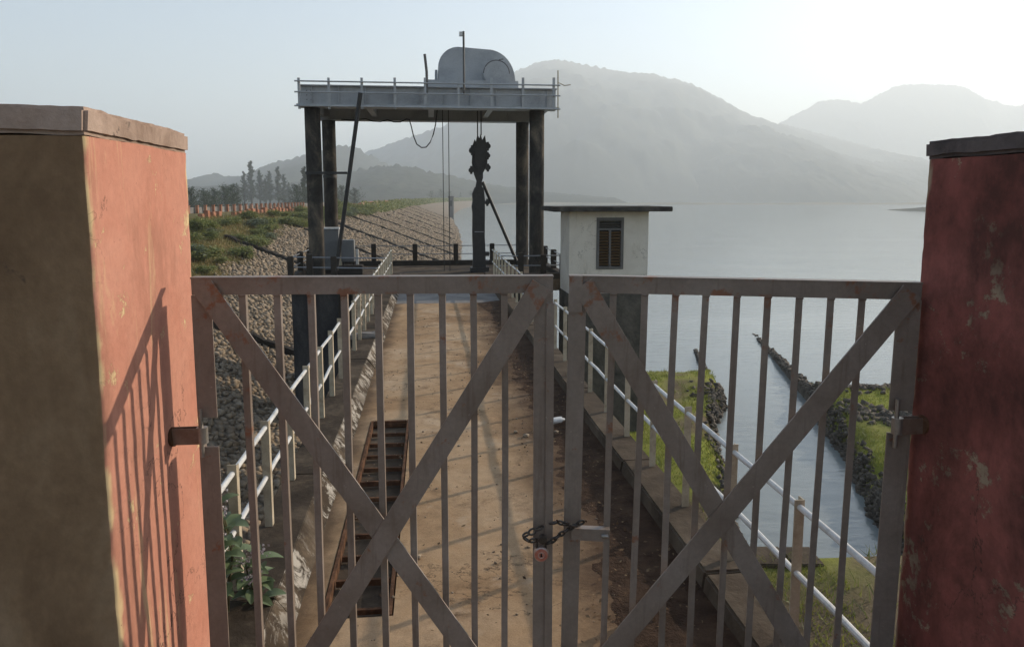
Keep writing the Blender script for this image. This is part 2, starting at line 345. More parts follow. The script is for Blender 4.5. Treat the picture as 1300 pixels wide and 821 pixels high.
def terrain_mat():
    m, n, b, o = newmat('embankment_soil'); v = geo(n)
    a = noise_tex(n, v, 0.22, 7, 0.7, 0.4); f = noise_tex(n, v, 3.0, 7, 0.75)
    c = ramp(n, a, [(0.3, (0.085, 0.062, 0.04)), (0.5, (0.14, 0.105, 0.065)), (0.7, (0.20, 0.155, 0.095))])
    c = mix(n, 0.5, c, ramp(n, f, [(0.3, 0.4), (0.7, 1.0)]), 'MULTIPLY')
    at = n.nodes.new('ShaderNodeAttribute'); at.attribute_name = 'cover'; sp = n.nodes.new('ShaderNodeSeparateColor'); n.links.new(at.outputs['Color'], sp.inputs[0])
    grass = ramp(n, noise_tex(n, v, 0.8, 6, 0.7), [(0.3, (0.14, 0.16, 0.026)), (0.55, (0.23, 0.25, 0.042)), (0.75, (0.30, 0.26, 0.09))])
    veg = ramp(n, noise_tex(n, v, 0.5, 6, 0.75), [(0.32, (0.06, 0.075, 0.022)), (0.5, (0.14, 0.12, 0.045)), (0.68, (0.27, 0.17, 0.075))])
    rock = ramp(n, noise_tex(n, v, 2.6, 5, 0.8, 0.3), [(0.32, (0.06, 0.048, 0.036)), (0.5, (0.19, 0.155, 0.115)), (0.7, (0.31, 0.26, 0.20))])
    c = mix(n, sp.outputs[0], c, grass); c = mix(n, sp.outputs[1], c, veg); c = mix(n, sp.outputs[2], c, rock)
    n.links.new(c, b.inputs['Base Color']); b.inputs['Roughness'].default_value = 0.97
    nb = bump(n, b, f, 0.8, 0.10); return m
M['terrain'] = terrain_mat()
M['stone'] = rough_mat('pitching_stone', [(0.15, 0.115, 0.08), (0.28, 0.22, 0.155), (0.38, 0.31, 0.23)], 2.2, 0.93, 0.7, 0.02, 16, world=True)
M['dstone'] = rough_mat('dark_rubble', [(0.06, 0.05, 0.042), (0.12, 0.103, 0.085), (0.21, 0.178, 0.142)], 3.0, 0.93, 0.7, 0.02, 16, world=True)
M['rib'] = rough_mat('dark_drain_stone', [(0.018, 0.015, 0.013), (0.04, 0.034, 0.028)], 2.0, 0.95, 0.7, 0.03, 12, world=True)
M['guard'] = rough_mat('orange_guard_paint', [(0.20, 0.09, 0.055), (0.36, 0.165, 0.10), (0.42, 0.24, 0.16)], 1.6, 0.9, 0.4, 0.01, 14, world=True)

def leaf_mat(name, cols, scale=1.5, trans=0.35, rough=0.6):
    m, n, b, o = newmat(name); v = geo(n)
    f = noise_tex(n, v, scale, 3, 0.6)
    rnd = n.nodes.new('ShaderNodeNewGeometry').outputs['Random Per Island']
    k = len(cols); c = ramp(n, rnd, [(i / max(1, k - 1), c) for i, c in enumerate(cols)])
    c = mix(n, 0.4, c, ramp(n, f, [(0.3, 0.5), (0.7, 1.0)]), 'MULTIPLY')
    n.links.new(c, b.inputs['Base Color']); b.inputs['Roughness'].default_value = rough
    t = n.nodes.new('ShaderNodeBsdfTranslucent'); n.links.new(c, t.inputs[0])
    mx = n.nodes.new('ShaderNodeMixShader'); mx.inputs[0].default_value = trans
    n.links.new(b.outputs[0], mx.inputs[1]); n.links.new(t.outputs[0], mx.inputs[2]); n.links.new(mx.outputs[0], o.inputs[0]); return m
M['leaf'] = leaf_mat('shrub_leaves', [(0.10, 0.135, 0.032), (0.18, 0.21, 0.055), (0.28, 0.275, 0.09)])
M['leafgrey'] = leaf_mat('grey_green_leaves', [(0.11, 0.14, 0.075), (0.18, 0.21, 0.12)])
M['leafdark'] = leaf_mat('dark_tree_needles', [(0.03, 0.05, 0.022), (0.06, 0.085, 0.035)])
M['grass'] = leaf_mat('short_green_grass', [(0.14, 0.17, 0.02), (0.23, 0.27, 0.04), (0.32, 0.31, 0.07)], 0.6)
M['drygrass'] = leaf_mat('dry_slope_grass', [(0.10, 0.11, 0.03), (0.22, 0.19, 0.06), (0.30, 0.20, 0.08)], 0.4)
M['weed'] = leaf_mat('milkweed_leaves', [(0.12, 0.17, 0.08), (0.20, 0.26, 0.13)], 12, 0.25, 0.45)
M['flower'] = leaf_mat('pale_purple_flowers', [(0.42, 0.34, 0.40), (0.62, 0.58, 0.58)], 20, 0.2)
M['stem'] = plain('plant_stem', (0.12, 0.11, 0.06), 0.8)
M['trunk'] = plain('tree_bark', (0.06, 0.05, 0.04), 0.9)
M['hill'] = rough_mat('forested_hill', [(0.014, 0.022, 0.013), (0.024, 0.032, 0.018), (0.038, 0.042, 0.024)], 0.012, 0.97, 0.35, 2.0, 0.07, world=True)
M['shore'] = rough_mat('pale_dry_shore', [(0.16, 0.15, 0.11), (0.26, 0.235, 0.18)], 0.02, 0.97, 0.3, 0.5, 0.3, world=True)
M['tower'] = rough_mat('tower_concrete', [(0.10, 0.10, 0.10), (0.16, 0.155, 0.15)], 0.5, 0.9, 0.3, 0.02, 6)

def water_mat():
    m, n, b, o = newmat('lake_water'); v = geo(n)
    b.inputs['Base Color'].default_value = (0.21, 0.235, 0.23, 1); b.inputs['Roughness'].default_value = 0.09
    b.inputs['IOR'].default_value = 1.333
    a = noise_tex(n, v, 1.0, 5, 0.65, 0.2, (0.7, 2.0, 1)); big = noise_tex(n, v, 1.0, 3, 0.6, 0.0, (0.04, 0.10, 1))
    fac = ramp(n, big, [(0.35, 0.45), (0.65, 1.0)])
    h = n.nodes.new('ShaderNodeMath'); h.operation = 'MULTIPLY'; n.links.new(a, h.inputs[0]); n.links.new(fac, h.inputs[1])
    bump(n, b, h.outputs[0], 0.45, 0.08); return m
M['water'] = water_mat()

# ------------------------------------------------------------------ terrain functions
WATER_Z = -5.1; CREST_Z = 0.9; SLOPE = 0.38
_cp = [(75, -16), (50, -13), (30, -10), (12, -7), (0, -6.0), (-9, -3.5), (-16, 3.5), (-19.5, 14), (-21, 28), (-21.5, 50), (-22.5, 92), (-28, 160), (-36, 248), (-45, 400), (-47, 560), (-30, 800), (10, 1100), (60, 1300)]
def catmull(P, n=14):
    P = [np.array(p, float) for p in P]; P = [2 * P[0] - P[1]] + P + [2 * P[-1] - P[-2]]; out = []
    for i in range(1, len(P) - 2):
        a, b, c, d = P[i - 1:i + 3]
        for k in range(n):
            t = k / n; out.append(0.5 * (2 * b + (c - a) * t + (2 * a - 5 * b + 4 * c - d) * t * t + (3 * b - a - 3 * c + d) * t ** 3))
    out.append(P[-2]); return np.array(out)
CREST = catmull(_cp)
def crest_dist(x, y):                                   # signed distance: positive on the lake side
    x = np.asarray(x, float); y = np.asarray(y, float); sh = x.shape; p = np.stack([x.ravel(), y.ravel()], 1)
    best = np.full(len(p), 1e9); sign = np.ones(len(p))
    for a, b in zip(CREST[:-1], CREST[1:]):
        d = b - a; L = d @ d; t = np.clip(((p - a) @ d) / L, 0, 1); q = a + t[:, None] * d
        r = p - q; dd = np.hypot(r[:, 0], r[:, 1]); m = dd < best
        cr = d[0] * r[:, 1] - d[1] * r[:, 0]            # crest runs right-to-left then away: the lake lies on its right
        best = np.where(m, dd, best); sign = np.where(m, np.where(cr < 0, 1.0, -1.0), sign)
    return (best * sign).reshape(sh)
def chan_left(y): return 6.2 + (y - 19.8) * 0.19 + 0.55 * np.clip((y - 22.5) / 3.0, 0, 1)
def chan_right(y): return 9.0 + (y - 19.8) * 0.24
def sstep(a, b, x): t = np.clip((x - a) / (b - a), 0, 1); return t * t * (3 - 2 * t)
def ground(x, y, d=None):
    x = np.asarray(x, float); y = np.asarray(y, float)
    if d is None: d = crest_dist(x, y)
    road = CREST_Z + 0 * x
    up = CREST_Z - SLOPE * d; dn = CREST_Z - 0.5 * (-d - 8.0)
    z = np.where(d > 0, up, np.where(d > -8.0, road, dn)); z = np.maximum(z, -9.0)
    u = x * math.cos(TH) + y * math.sin(TH)
    nz = fbm(x * 0.25, y * 0.25, 3, 2); nf = fbm(x * 1.1, y * 1.1, 3, 5)
    near = sstep(13.9, 13.1, y)                         # the channel starts at its head wall
    eL = chan_left(y) - x + 0.25 * nf; eR = x - chan_right(y) + 0.25 * nf
    sideL = np.maximum(sstep(-0.25, 0.6, eL), near); sideR = np.maximum(sstep(-0.2, 0.85, eR), near)
    farL = sstep(31.6, 27.0, y + 1.5 * nz - 0.25 * (x - 4)); farR = sstep(31.0, 24.5, y + 1.2 * nz + 0.22 * (x - 14))
    leftend = sstep(0.4, 2.4, u)
    bl = -6.3 + 1.85 * sideL * farL * leftend + 0.10 * nf; br = -6.3 + 1.95 * sideR * farR + 0.13 * nf
    bl = np.where(sideL * farL * leftend < 0.02, -9.0, bl); br = np.where(sideR * farR < 0.02, -9.0, br)
    z = np.maximum(z, np.maximum(bl, br))
    z = z + np.where(d > 0.5, 0.10 * nz, 0.0)
    return z
def veg_width(y): return np.interp(y, [0, 20, 34, 40, 48, 60, 90, 200], [3, 5.5, 7.0, 6.0, 4.3, 3.4, 2.6, 2.2])
def cover_colors(x, y, d, z):
    nz = fbm(x * 0.5, y * 0.5, 4, 8)
    u = x * math.cos(TH) + y * math.sin(TH)
    isbank = ((y > 6) & (u > 1.0) & (y < 40)).astype(float)
    gr = isbank * sstep(-5.02, -4.75, z + 0.12 * nz) * sstep(10.5, 14.0, y + 1.5 * nz) * np.maximum(sstep(-.30, -.05, fbm(x * .6, y * .6, 4, 77)), .75 * (x > 8.5))
    vg = (1 - isbank) * sstep(-0.6, 0.6, veg_width(y) + 1.1 * nz - d) * (d > -60)
    rk = (1 - isbank) * (1 - vg) * (d > 0)
    return np.stack([gr, vg, rk, np.ones_like(gr)], -1)
def grid_terrain(name, X, Y, D=None, dz=0.0):
    D = crest_dist(X, Y) if D is None else D
    Z = ground(X, Y, D) + dz; r, c = X.shape
    V = np.stack([X, Y, Z], -1).reshape(-1, 3); i = np.arange(r * c).reshape(r, c)
    F = np.stack([i[:-1, :-1], i[:-1, 1:], i[1:, 1:], i[1:, :-1]], -1).reshape(-1, 4)
    me = nmesh(name, V, F, M['terrain']); ca = me.color_attributes.new('cover', 'FLOAT_COLOR', 'POINT')
    ca.data.foreach_set('color', cover_colors(X, Y, D, Z - dz).reshape(-1).astype(np.float32))
    me.polygons.foreach_set('use_smooth', np.ones(len(me.polygons), bool)); return me

# ------------------------------------------------------------------ the setting: dam, banks, lake bed, lake, hills
gx, gy = np.meshgrid(np.arange(-60, 72, 0.6), np.arange(-26, 121, 0.6))
dam = link('dam_embankment', grid_terrain('dam_embankment', gx, gy), None); tag(dam, kind='structure')
# far stretch of the dam, lofted along the crest
idx = [i for i, p in enumerate(CREST) if p[1] > 112]
offs = np.concatenate([np.linspace(-40, -8, 8), np.linspace(-7, 0, 4), np.linspace(0.6, 26, 40)])
XX, YY = [], []
for i in idx:
    t = CREST[min(i + 1, len(CREST) - 1)] - CREST[i - 1]; t /= np.hypot(*t); nrm = np.array([t[1], -t[0]])
    XX.append(CREST[i][0] + nrm[0] * offs); YY.append(CREST[i][1] + nrm[1] * offs)
XX = np.array(XX); YY = np.array(YY)
fd = link('dam_embankment_far', grid_terrain('dam_embankment_far', XX, YY, np.broadcast_to(offs, XX.shape).copy(), -0.04), None); tag(fd, kind='structure')
# wide ground sheet below everything, out to the horizon
part_ground = MB().add([(-9000, -2500, -9.3), (9000, -2500, -9.3), (9000, 7500, -9.3), (-9000, 7500, -9.3)], [(0, 1, 2, 3)])
tag(part('ground', part_ground, M['terrain']), kind='structure')
# low fields on the downstream side of the dam
pl = MB().add([(-9000, -2000, -3.2), (-45, -2000, -3.2), (-62, 100, -3.2), (-85, 420, -3.2), (-75, 800, -3.2), (-40, 1150, -3.2), (-40, 5000, -3.2), (-9000, 5000, -3.2)], [tuple(range(8))])
fields = part('fields', pl, M['hill']); tag(fields, kind='structure')
wm = MB().add([(-60, -60, WATER_Z), (5000, -60, WATER_Z), (5000, 3200, WATER_Z), (-60, 3200, WATER_Z)], [(0, 1, 2, 3)])
tag(part('lake_water', wm, M['water']), kind='structure')

def hill_range(name, pts, D, foot, seed, cols=420, rows=56, rough=1.0, back=600.0, mat='hill'):
    """a ridge whose skyline passes through the given photo pixels when it stands D metres away"""
    xs = np.array([p[0] for p in pts], float); ys = np.array([p[1] for p in pts], float)
    px = np.linspace(xs[0], xs[-1], cols)
    # smooth interpolation
    py = np.interp(px, xs, ys); k = 3; ker = np.ones(2 * k + 1) / (2 * k + 1)
    pp = np.pad(py, k, mode='edge'); py = np.convolve(pp, ker, 'valid')
    amp = np.clip((HORIZ - py) / 60, 0.05, 1); py = py + amp * (2.6 * fbm(px / 34, px * 0 + seed, 3, seed) + 1.1 * fbm(px / 6, px * 0 + seed, 3, seed + 2))
    X = (px - CXP) / FPX * D; H = (HORIZ - py) / FPX * D + EYE - WATER_Z
    H = np.maximum(H, 0.5)
    t = np.concatenate([np.linspace(0, 1, rows), 1 + np.linspace(0.04, 1, 14)])          # 0 foot .. 1 ridge .. 2 back
    VX = np.zeros((len(t), cols)); VY = VX.copy(); VZ = VX.copy()
    for j, tt in enumerate(t):
        if tt <= 1:
            y = D - foot * (1 - tt) * (0.35 + 0.65 * H / H.max()); prof = tt ** 0.85
        else:
            y = D + back * (tt - 1) + 0 * X; prof = max(0.0, 1 - (tt - 1)) ** 1.2
        spur = fbm(X / (D * 0.09), y / (D * 0.16), 4, seed)
        gl = fbm(X / (D * 0.028), y / (D * 0.05), 4, seed + 7)
        w = 4 * prof * (1 - prof) if tt <= 1 else 0.3 * prof
        VX[j] = X * (y / D) ** 0.15; VY[j] = y
        VZ[j] = WATER_Z - 1.5 + H * prof * (1 + 0 * X) + H * w * (0.30 * spur + 0.14 * gl) * rough
    if True:                                                                           # tree-top raggedness
        VZ += (RNG.random(VZ.shape) - 0.3) * np.minimum(H, 60)[None, :] * (0.05 + 0.09 * np.clip(1 - np.abs(t[:, None] - 1) / .06, 0, 1)) * (t[:, None] > 0.1)
    r, c = VX.shape; V = np.stack([VX, VY, VZ], -1).reshape(-1, 3); i = np.arange(r * c).reshape(r, c)
    F = np.stack([i[:-1, :-1], i[:-1, 1:], i[1:, 1:], i[1:, :-1]], -1).reshape(-1, 4)
    me = nmesh(name, V, F, M[mat]); me.polygons.foreach_set('use_smooth', np.ones(len(F), bool))
    o = link(name, me, None); return tag(o, kind='structure')
hill_range('mountain', [(330, 246), (380, 240), (420, 225), (450, 200), (480, 192), (500, 184), (531, 174), (559, 165), (588, 153), (610, 138), (630, 116), (655, 96), (685, 83), (705, 82), (730, 86), (765, 94), (810, 99), (850, 105), (880, 114), (905, 127), (925, 139), (950, 151), (972, 157), (1000, 163), (1040, 172), (1100, 190), (1160, 206), (1230, 222), (1320, 240), (1420, 250)], 2600, 1350, 3, rough=.55)
hill_range('foothill', [(480, 250), (560, 236), (640, 220), (720, 208), (800, 196), (870, 178), (905, 168), (940, 165), (975, 168), (1010, 178), (1050, 194), (1100, 207), (1150, 205), (1180, 210), (1240, 226), (1300, 238), (1400, 250)], 1900, 750, 11, rough=.55)
hill_range('far_mountain', [(850, 240), (900, 210), (950, 170), (985, 158), (1010, 143), (1035, 133), (1055, 130), (1085, 135), (1105, 122), (1128, 113), (1160, 111), (1190, 112), (1212, 116), (1235, 131), (1255, 135), (1275, 138), (1300, 132), (1340, 118), (1400, 110), (1480, 135), (1600, 190), (1750, 235)], 3500, 700, 21)
hill_range('left_hill', [(-500, 225), (-300, 215), (-100, 228), (60, 234), (180, 236), (240, 230), (258, 226), (275, 221), (292, 226), (315, 224), (335, 216), (352, 208), (375, 204), (400, 197), (425, 190), (440, 186), (452, 189), (480, 203), (520, 222), (580, 240), (640, 249)], 1500, 560, 31, rough=.6)
hill_range('low_left_hill', [(-700, 232), (-300, 238), (0, 240), (200, 238), (270, 236), (330, 234), (380, 232), (430, 222), (470, 214), (500, 210), (540, 216), (600, 230), (680, 242), (780, 250)], 950, 330, 41, rough=.6)
hill_range('far_shore', [(588, 257.5), (640, 256), (700, 255), (780, 256), (860, 255), (960, 256.5), (1040, 255), (1100, 256), (1180, 255), (1300, 255.5), (1400, 257)], 760, 60, 51, rows=24, back=300, mat='shore')
hill_range('headland', [(1128, 266), (1140, 263.5), (1155, 261), (1180, 259), (1230, 257), (1300, 256), (1400, 258), (1450, 262)], 400, 30, 61, cols=160, rows=18, back=80)

# ------------------------------------------------------------------ haze: one closed box of even air
hz = MB().box(-8000, 8000, -2000, 6800, -10.4, 560)
m, n, b, o = newmat('haze'); n.nodes.remove(b); pv = n.nodes.new('ShaderNodeVolumePrincipled')
pv.inputs['Color'].default_value = (0.88, 0.955, 1.0, 1); pv.inputs['Density'].default_value = HAZE_DENSITY; pv.inputs['Anisotropy'].default_value = 0.24
n.links.new(pv.outputs[0], o.inputs['Volume'])
tag(part('haze', hz, m), kind='stuff')

# ------------------------------------------------------------------ stones of the pitched slope
def rock_variants(k, n, flat, seed):
    out = []; rr = random.Random(seed)
    for _ in range(k):
        bm = bmesh.new()
        for sx_ in (-1, 1):
            for sy_ in (-1, 1):
                for sz_ in (-1, 1): bm.verts.new((sx_ * rr.uniform(.5, 1.02), sy_ * rr.uniform(.5, 1.02), sz_ * flat * rr.uniform(.6, 1.1)))
        for _i in range(n): bm.verts.new((rr.uniform(-1, 1), rr.uniform(-1, 1), flat * rr.uniform(.6, 1.15)))
        bmesh.ops.convex_hull(bm, input=bm.verts); bmesh.ops.triangulate(bm, faces=bm.faces)
        loose = [v for v in bm.verts if not v.link_faces]; bmesh.ops.delete(bm, geom=loose, context='VERTS')
        bm.verts.index_update(); V = np.array([v.co for v in bm.verts]); F = np.array([[v.index for v in f.verts] for f in bm.faces]); bm.free()
        out.append((V, F))
    return out
ROCKS = rock_variants(12, 3, 0.62, 5)
ROCK_ME = {}
def rock_mesh(k, mat):
    if (k, mat.name) not in ROCK_ME: ROCK_ME[(k, mat.name)] = nmesh('stone', ROCKS[k][0], ROCKS[k][1], mat)
    return ROCK_ME[(k, mat.name)]
def scatter_rocks(P, size, mat, parent, score, nsingle, name, tilt=0.25, normal_z=None):
    """P (n,3) places, size (n,) half sizes; the nsingle best-scored stones become objects of their own, the rest one stuff mesh"""
    n = len(P); kind = RNG.integers(0, len(ROCKS), n); rz = RNG.random(n) * 6.283; sx = size * RNG.uniform(.8, 1.25, n); sy = size * RNG.uniform(.8, 1.2, n); szz = size * RNG.uniform(.8, 1.2, n)
    tx = RNG.normal(0, tilt, n); ty = RNG.normal(0, tilt, n)
    if normal_z is not None: tx = tx + normal_z[0]; ty = ty + normal_z[1]
    order = np.argsort(score); single = set(order[:nsingle].tolist()) if nsingle else set()
    Vs, Fs, off = [], [], 0
    for i in range(n):
        if i in single:
            o = bpy.data.objects.new('stone', rock_mesh(int(kind[i]), mat)); COL.objects.link(o); o.parent = parent
            o.location = P[i]; o.rotation_euler = (tx[i], ty[i], rz[i]); o.scale = (sx[i], sy[i], szz[i])
    for k in range(len(ROCKS)):
        ii = np.array([i for i in range(n) if kind[i] == k and i not in single], int)
        if not len(ii): continue
        V, F = ROCKS[k]; v = V[None] * np.stack([sx[ii], sy[ii], szz[ii]], 1)[:, None]
        c, s = np.cos(rz[ii])[:, None], np.sin(rz[ii])[:, None]
        x = v[..., 0] * c - v[..., 1] * s; y = v[..., 0] * s + v[..., 1] * c; z = v[..., 2]
        cx, sx2 = np.cos(tx[ii])[:, None], np.sin(tx[ii])[:, None]; y, z = y * cx - z * sx2, y * sx2 + z * cx
        cy, sy2 = np.cos(ty[ii])[:, None], np.sin(ty[ii])[:, None]; x, z = x * cy + z * sy2, -x * sy2 + z * cy
        v = np.stack([x, y, z], -1) + P[ii][:, None]
        Vs.append(v.reshape(-1, 3)); Fs.append((F[None] + (np.arange(len(ii)) * len(V))[:, None, None] + off).reshape(-1, 3)); off += len(ii) * len(V)
    if Vs:
        o = link(name, nmesh(name, np.concatenate(Vs), np.concatenate(Fs), mat), None, parent); tag(o, kind='stuff')
def jgrid(x0, x1, y0, y1, s, j=0.32):
    a, b = np.meshgrid(np.arange(x0, x1, s), np.arange(y0, y1, s * 0.9)); a = a + (np.arange(a.shape[0])[:, None] % 2) * s * 0.5
    a = a + RNG.uniform(-j, j, a.shape) * s; b = b + RNG.uniform(-j, j, b.shape) * s; return a.ravel(), b.ravel()
for (ya, yb, s, ns) in ((4, 34, 0.21, 290), (34, 60, 0.25, 0), (60, 114, 0.34, 0), (114, 240, 0.46, 0)):
    x, y = jgrid(-44 if ya > 100 else -22, 1.0, ya, yb, s); d = crest_dist(x, y); nz = fbm(x * 0.5, y * 0.5, 4, 8)
    u = x * math.cos(TH) + y * math.sin(TH)
    k = (d > veg_width(y) + 1.1 * nz - 0.4) & (d < 18.0) & ((u < -1.45) | (y > 29))
    x, y, d = x[k], y[k], d[k]; z = ground(x, y, d)
    P = np.stack([x, y, z + 0.02 + RNG.normal(0, 0.018, len(x))], 1); px, py, dep = project(P)
    vis = (px > 245) & (px < 400) & (py > 385) & (py < 640)
    score = dep + np.where(vis, 0, 1000)
    scatter_rocks(P, s * (0.30 + 0.28 * RNG.random(len(x)) ** 1.3), M['stone'], dam, score, ns, 'pitching_stones', normal_z=(0.0, 0.36))

# dark stone drains running down the face
def drain(y_top, length, w, lab):
    dd = np.linspace(veg_width(y_top) * 0.65, veg_width(y_top) * 0.65 + length, 26)
    j = int(np.argmin(np.abs(CREST[:, 1] - y_top) + (CREST[:, 0] > 0) * 1e4)); t = CREST[j + 1] - CREST[j - 1]; t /= np.hypot(*t); nr = np.array([t[1], -t[0]])
    f = (y_top - CREST[j][1]) / t[1]; base = CREST[j] + t * f
    mb = MB(); prev = None; rr = random.Random(int(y_top * 10))
    for k in range(len(dd)):
        c = base + nr * dd[k] + t * (rr.uniform(-.06, .06)); h = rr.uniform(0.20, 0.32); z = float(ground(np.array([c[0]]), np.array([c[1]]))[0])
        ww = w * rr.uniform(.8, 1.15)
        ring = [(*(c - t * ww / 2), z - 0.2), (*(c - t * ww * 0.4), z + h), (*(c + t * ww * 0.4), z + h), (*(c + t * ww / 2), z - 0.2)]
        mb.v += ring
        if k: a = (k - 1) * 4; mb.f += [(a + i, a + i + 1, a + 5 + i, a + 4 + i) for i in range(3)]
    mb.f += [(0, 1, 2, 3), tuple(len(mb.v) - 4 + i for i in (3, 2, 1, 0))]
    o = part('slope_drain', mb, M['rib']); tag(o, lab, 'drain', 'dark stone drains running down the dam face')
drain(27.5, 9.0, 0.40, 'short dark stone drain crossing the pitched slope beside the dark pier')
drain(47, 6.8, 0.62, 'broad dark stone drain ending above the dark posts of the platform')
for k, yt in enumerate((63, 76, 90, 104, 120, 138, 158, 180, 205, 235)):
    drain(yt, 13.5, 0.45 + 0.002 * yt, 'thin dark drain line running down the stone face of the dam to the lake')

# ------------------------------------------------------------------ guard stones along the dam road
def along_crest(y0, y1, step, off):
    out = []; acc = 0.0
    for a, b in zip(CREST[:-1], CREST[1:]):
        L = np.hypot(*(b - a)); t = (b - a) / L; nr = np.array([t[1], -t[0]]); s = step - acc if acc else 0.0
        while s < L:
            p = a + t * s + nr * off
            if y0 <= p[1] <= y1 and p[0] < -10: out.append((p[0], p[1], math.atan2(t[1], t[0])))
            s += step
        acc = (L - (s - step))
    return out
gb = MB().box(-0.30, 0.30, -0.16, 0.16, -0.25, 0.52)
gme = gb.mesh('guard_stone', bevel=0.03); gme.materials.append(M['guard'])
for (x, y, a) in along_crest(20, 120, 1.05, -0.35):
    if random.random() < 0.12: continue
    o = bpy.data.objects.new('guard_stone', gme); COL.objects.link(o); o.location = (x, y, CREST_Z); o.rotation_euler = (random.uniform(-.03, .03), random.uniform(-.03, .03), a)
    o.scale = (random.uniform(.7, 1.15), 1, random.uniform(.6, 1.1))
    tag(o, 'low orange painted guard block on the lake edge of the dam road', 'guard stone', 'orange blocks on the lake edge of the dam road')
pb = MB().box(-0.11, 0.11, -0.11, 0.11, -0.2, 0.66).box(-0.15, 0.15, -0.15, 0.15, 0.661, 0.74)
pme = pb.mesh('guard_post', bevel=0.015); pme.materials.append(M['guard'])
for (x, y, a) in along_crest(20, 110, 1.9, -7.2):
    o = bpy.data.objects.new('guard_post', pme); COL.objects.link(o); o.location = (x, y, CREST_Z); o.rotation_euler = (0, 0, a)
    tag(o, 'slim orange guard post on the landward edge of the dam road', 'guard post', 'slim posts on the landward edge of the dam road')
def parapet(y0, y1, off, h, name, label, seg=60):
    pts = along_crest(y0, y1, 4.0, off); mb = MB()
    for (x, y, a) in pts:
        t = Vector((math.cos(a), math.sin(a), 0)); nrm = Vector((-t.y, t.x, 0)); c = Vector((x, y, CREST_Z))
        for sgn in (-.82, .82):
            q = c + t * sgn
            mb.add([q - t * .75 - nrm * .15 + Vector((0, 0, -.2)), q + t * .75 - nrm * .15 + Vector((0, 0, -.2)), q + t * .75 + nrm * .15 + Vector((0, 0, -.2)), q - t * .75 + nrm * .15 + Vector((0, 0, -.2)),
                    q - t * .75 - nrm * .15 + Vector((0, 0, h)), q + t * .75 - nrm * .15 + Vector((0, 0, h)), q + t * .75 + nrm * .15 + Vector((0, 0, h)), q - t * .75 + nrm * .15 + Vector((0, 0, h))],
                   [(0, 3, 2, 1), (4, 5, 6, 7), (0, 1, 5, 4), (1, 2, 6, 5), (2, 3, 7, 6), (3, 0, 4, 7)])
    o = part(name, mb, M['guard']); tag(o, label, 'parapet', kind='stuff')
parapet(120, 900, -0.35, 0.65, 'guard_stones', 'distant row of orange guard blocks along the dam road')
# low pale wall behind the landward posts
mb = MB(); pts = along_crest(18, 130, 1.2, -7.5)
for k, (x, y, a) in enumerate(pts):
    nr = (-math.sin(a) * .1, math.cos(a) * .1); mb.v += [(x - nr[0], y - nr[1], CREST_Z - .2), (x - nr[0], y - nr[1], CREST_Z + .55), (x + nr[0], y + nr[1], CREST_Z + .55), (x + nr[0], y + nr[1], CREST_Z - .2)]
    if k: q = (k - 1) * 4; mb.f += [(q + i, q + i + 1, q + 5 + i, q + 4 + i) for i in range(3)]
tag(part('parapet_wall', mb, M['concgrey']), 'low grey parapet wall behind the slim orange posts of the dam road', 'wall')

# ------------------------------------------------------------------ vegetation
def leaf_cloud(n, ctr, rad, size, seed, shape='ball', up=0.0):
    """n leaf quads spread through a lumpy volume -> V,F"""
    g = np.random.default_rng(seed); k = max(3, int(n / 90)); 
    cl = g.normal(0, 1, (k, 3)); cl /= np.linalg.norm(cl, axis=1)[:, None]; cl *= g.random((k, 1)) ** 0.4
    cl = cl * np.array(rad) * 0.78; cl[:, 2] = np.abs(cl[:, 2])
    c = cl[g.integers(0, k, n)]; p = c + g.normal(0, 0.20, (n, 3)) * np.array(rad)
    p += np.array(ctr)
    a = g.normal(0, 1, (n, 3)); a[:, 2] += up; a /= np.linalg.norm(a, axis=1)[:, None]
    b = np.cross(a, g.normal(0, 1, (n, 3))); b /= np.linalg.norm(b, axis=1)[:, None]
    L = size * g.uniform(.6, 1.4, n)[:, None]; w = L * 0.36
    V = np.stack([p - a * L, p + b * w, p + a * L, p - b * w], 1).reshape(-1, 3); F = np.arange(4 * n).reshape(n, 4); return V, F
SHR = []
for k in range(5):
    V, F = leaf_cloud(1500, (0, 0, 0.30), (0.62, 0.62, 0.55), 0.060, 100 + k)
    st = MB(); rr = random.Random(k)
    for _ in range(6): 
        st.tube([(0, 0, -0.1), (rr.uniform(-.15, .15), rr.uniform(-.15, .15), 0.25), (rr.uniform(-.4, .4), rr.uniform(-.4, .4), 0.6)], 0.018, 5, r2=0.006)
    SHR.append((nmesh('foliage', V, F, M['leafgrey'] if k == 4 else M['leaf']), st.mesh('stem')))
    SHR[-1][1].materials.append(M['stem'])
def shrub(x, y, s, k, label, group):
    z = float(ground(np.array([x]), np.array([y]))[0]); o = thing('shrub', label, 'shrub', (x, y, z), random.uniform(0, 6.28), group); o.scale = (s * random.uniform(.9, 1.3), s * random.uniform(.9, 1.2), s * random.uniform(.55, .8))
    link('foliage', SHR[k][0], None, o); link('stem', SHR[k][1], None, o)
rr = random.Random(3)
for i in range(150):
    y = 26 + 95 * rr.random() ** 1.5; j = int(np.argmin(np.abs(CREST[:, 1] - y) + (CREST[:, 0] > -12) * 1e4)); w = float(veg_width(y)); d = rr.random() ** 1.1 * w * 0.95 + (.9 if y < 52 else .2)
    x = CREST[j][0] + d + 0.2
    s = rr.uniform(0.6, 1.35) * (1.2 if y < 55 else 1.4); k = rr.choice([0, 1, 2, 3, 0, 1, 2, 3, 4])
    shrub(x, y, s, k, 'grey leaved shrub among the green bushes on the dam shoulder' if k == 4 else 'green leafy shrub on the dam shoulder below the orange blocks', 'grey shrubs on the dam shoulder' if k == 4 else 'green shrubs on the dam shoulder')
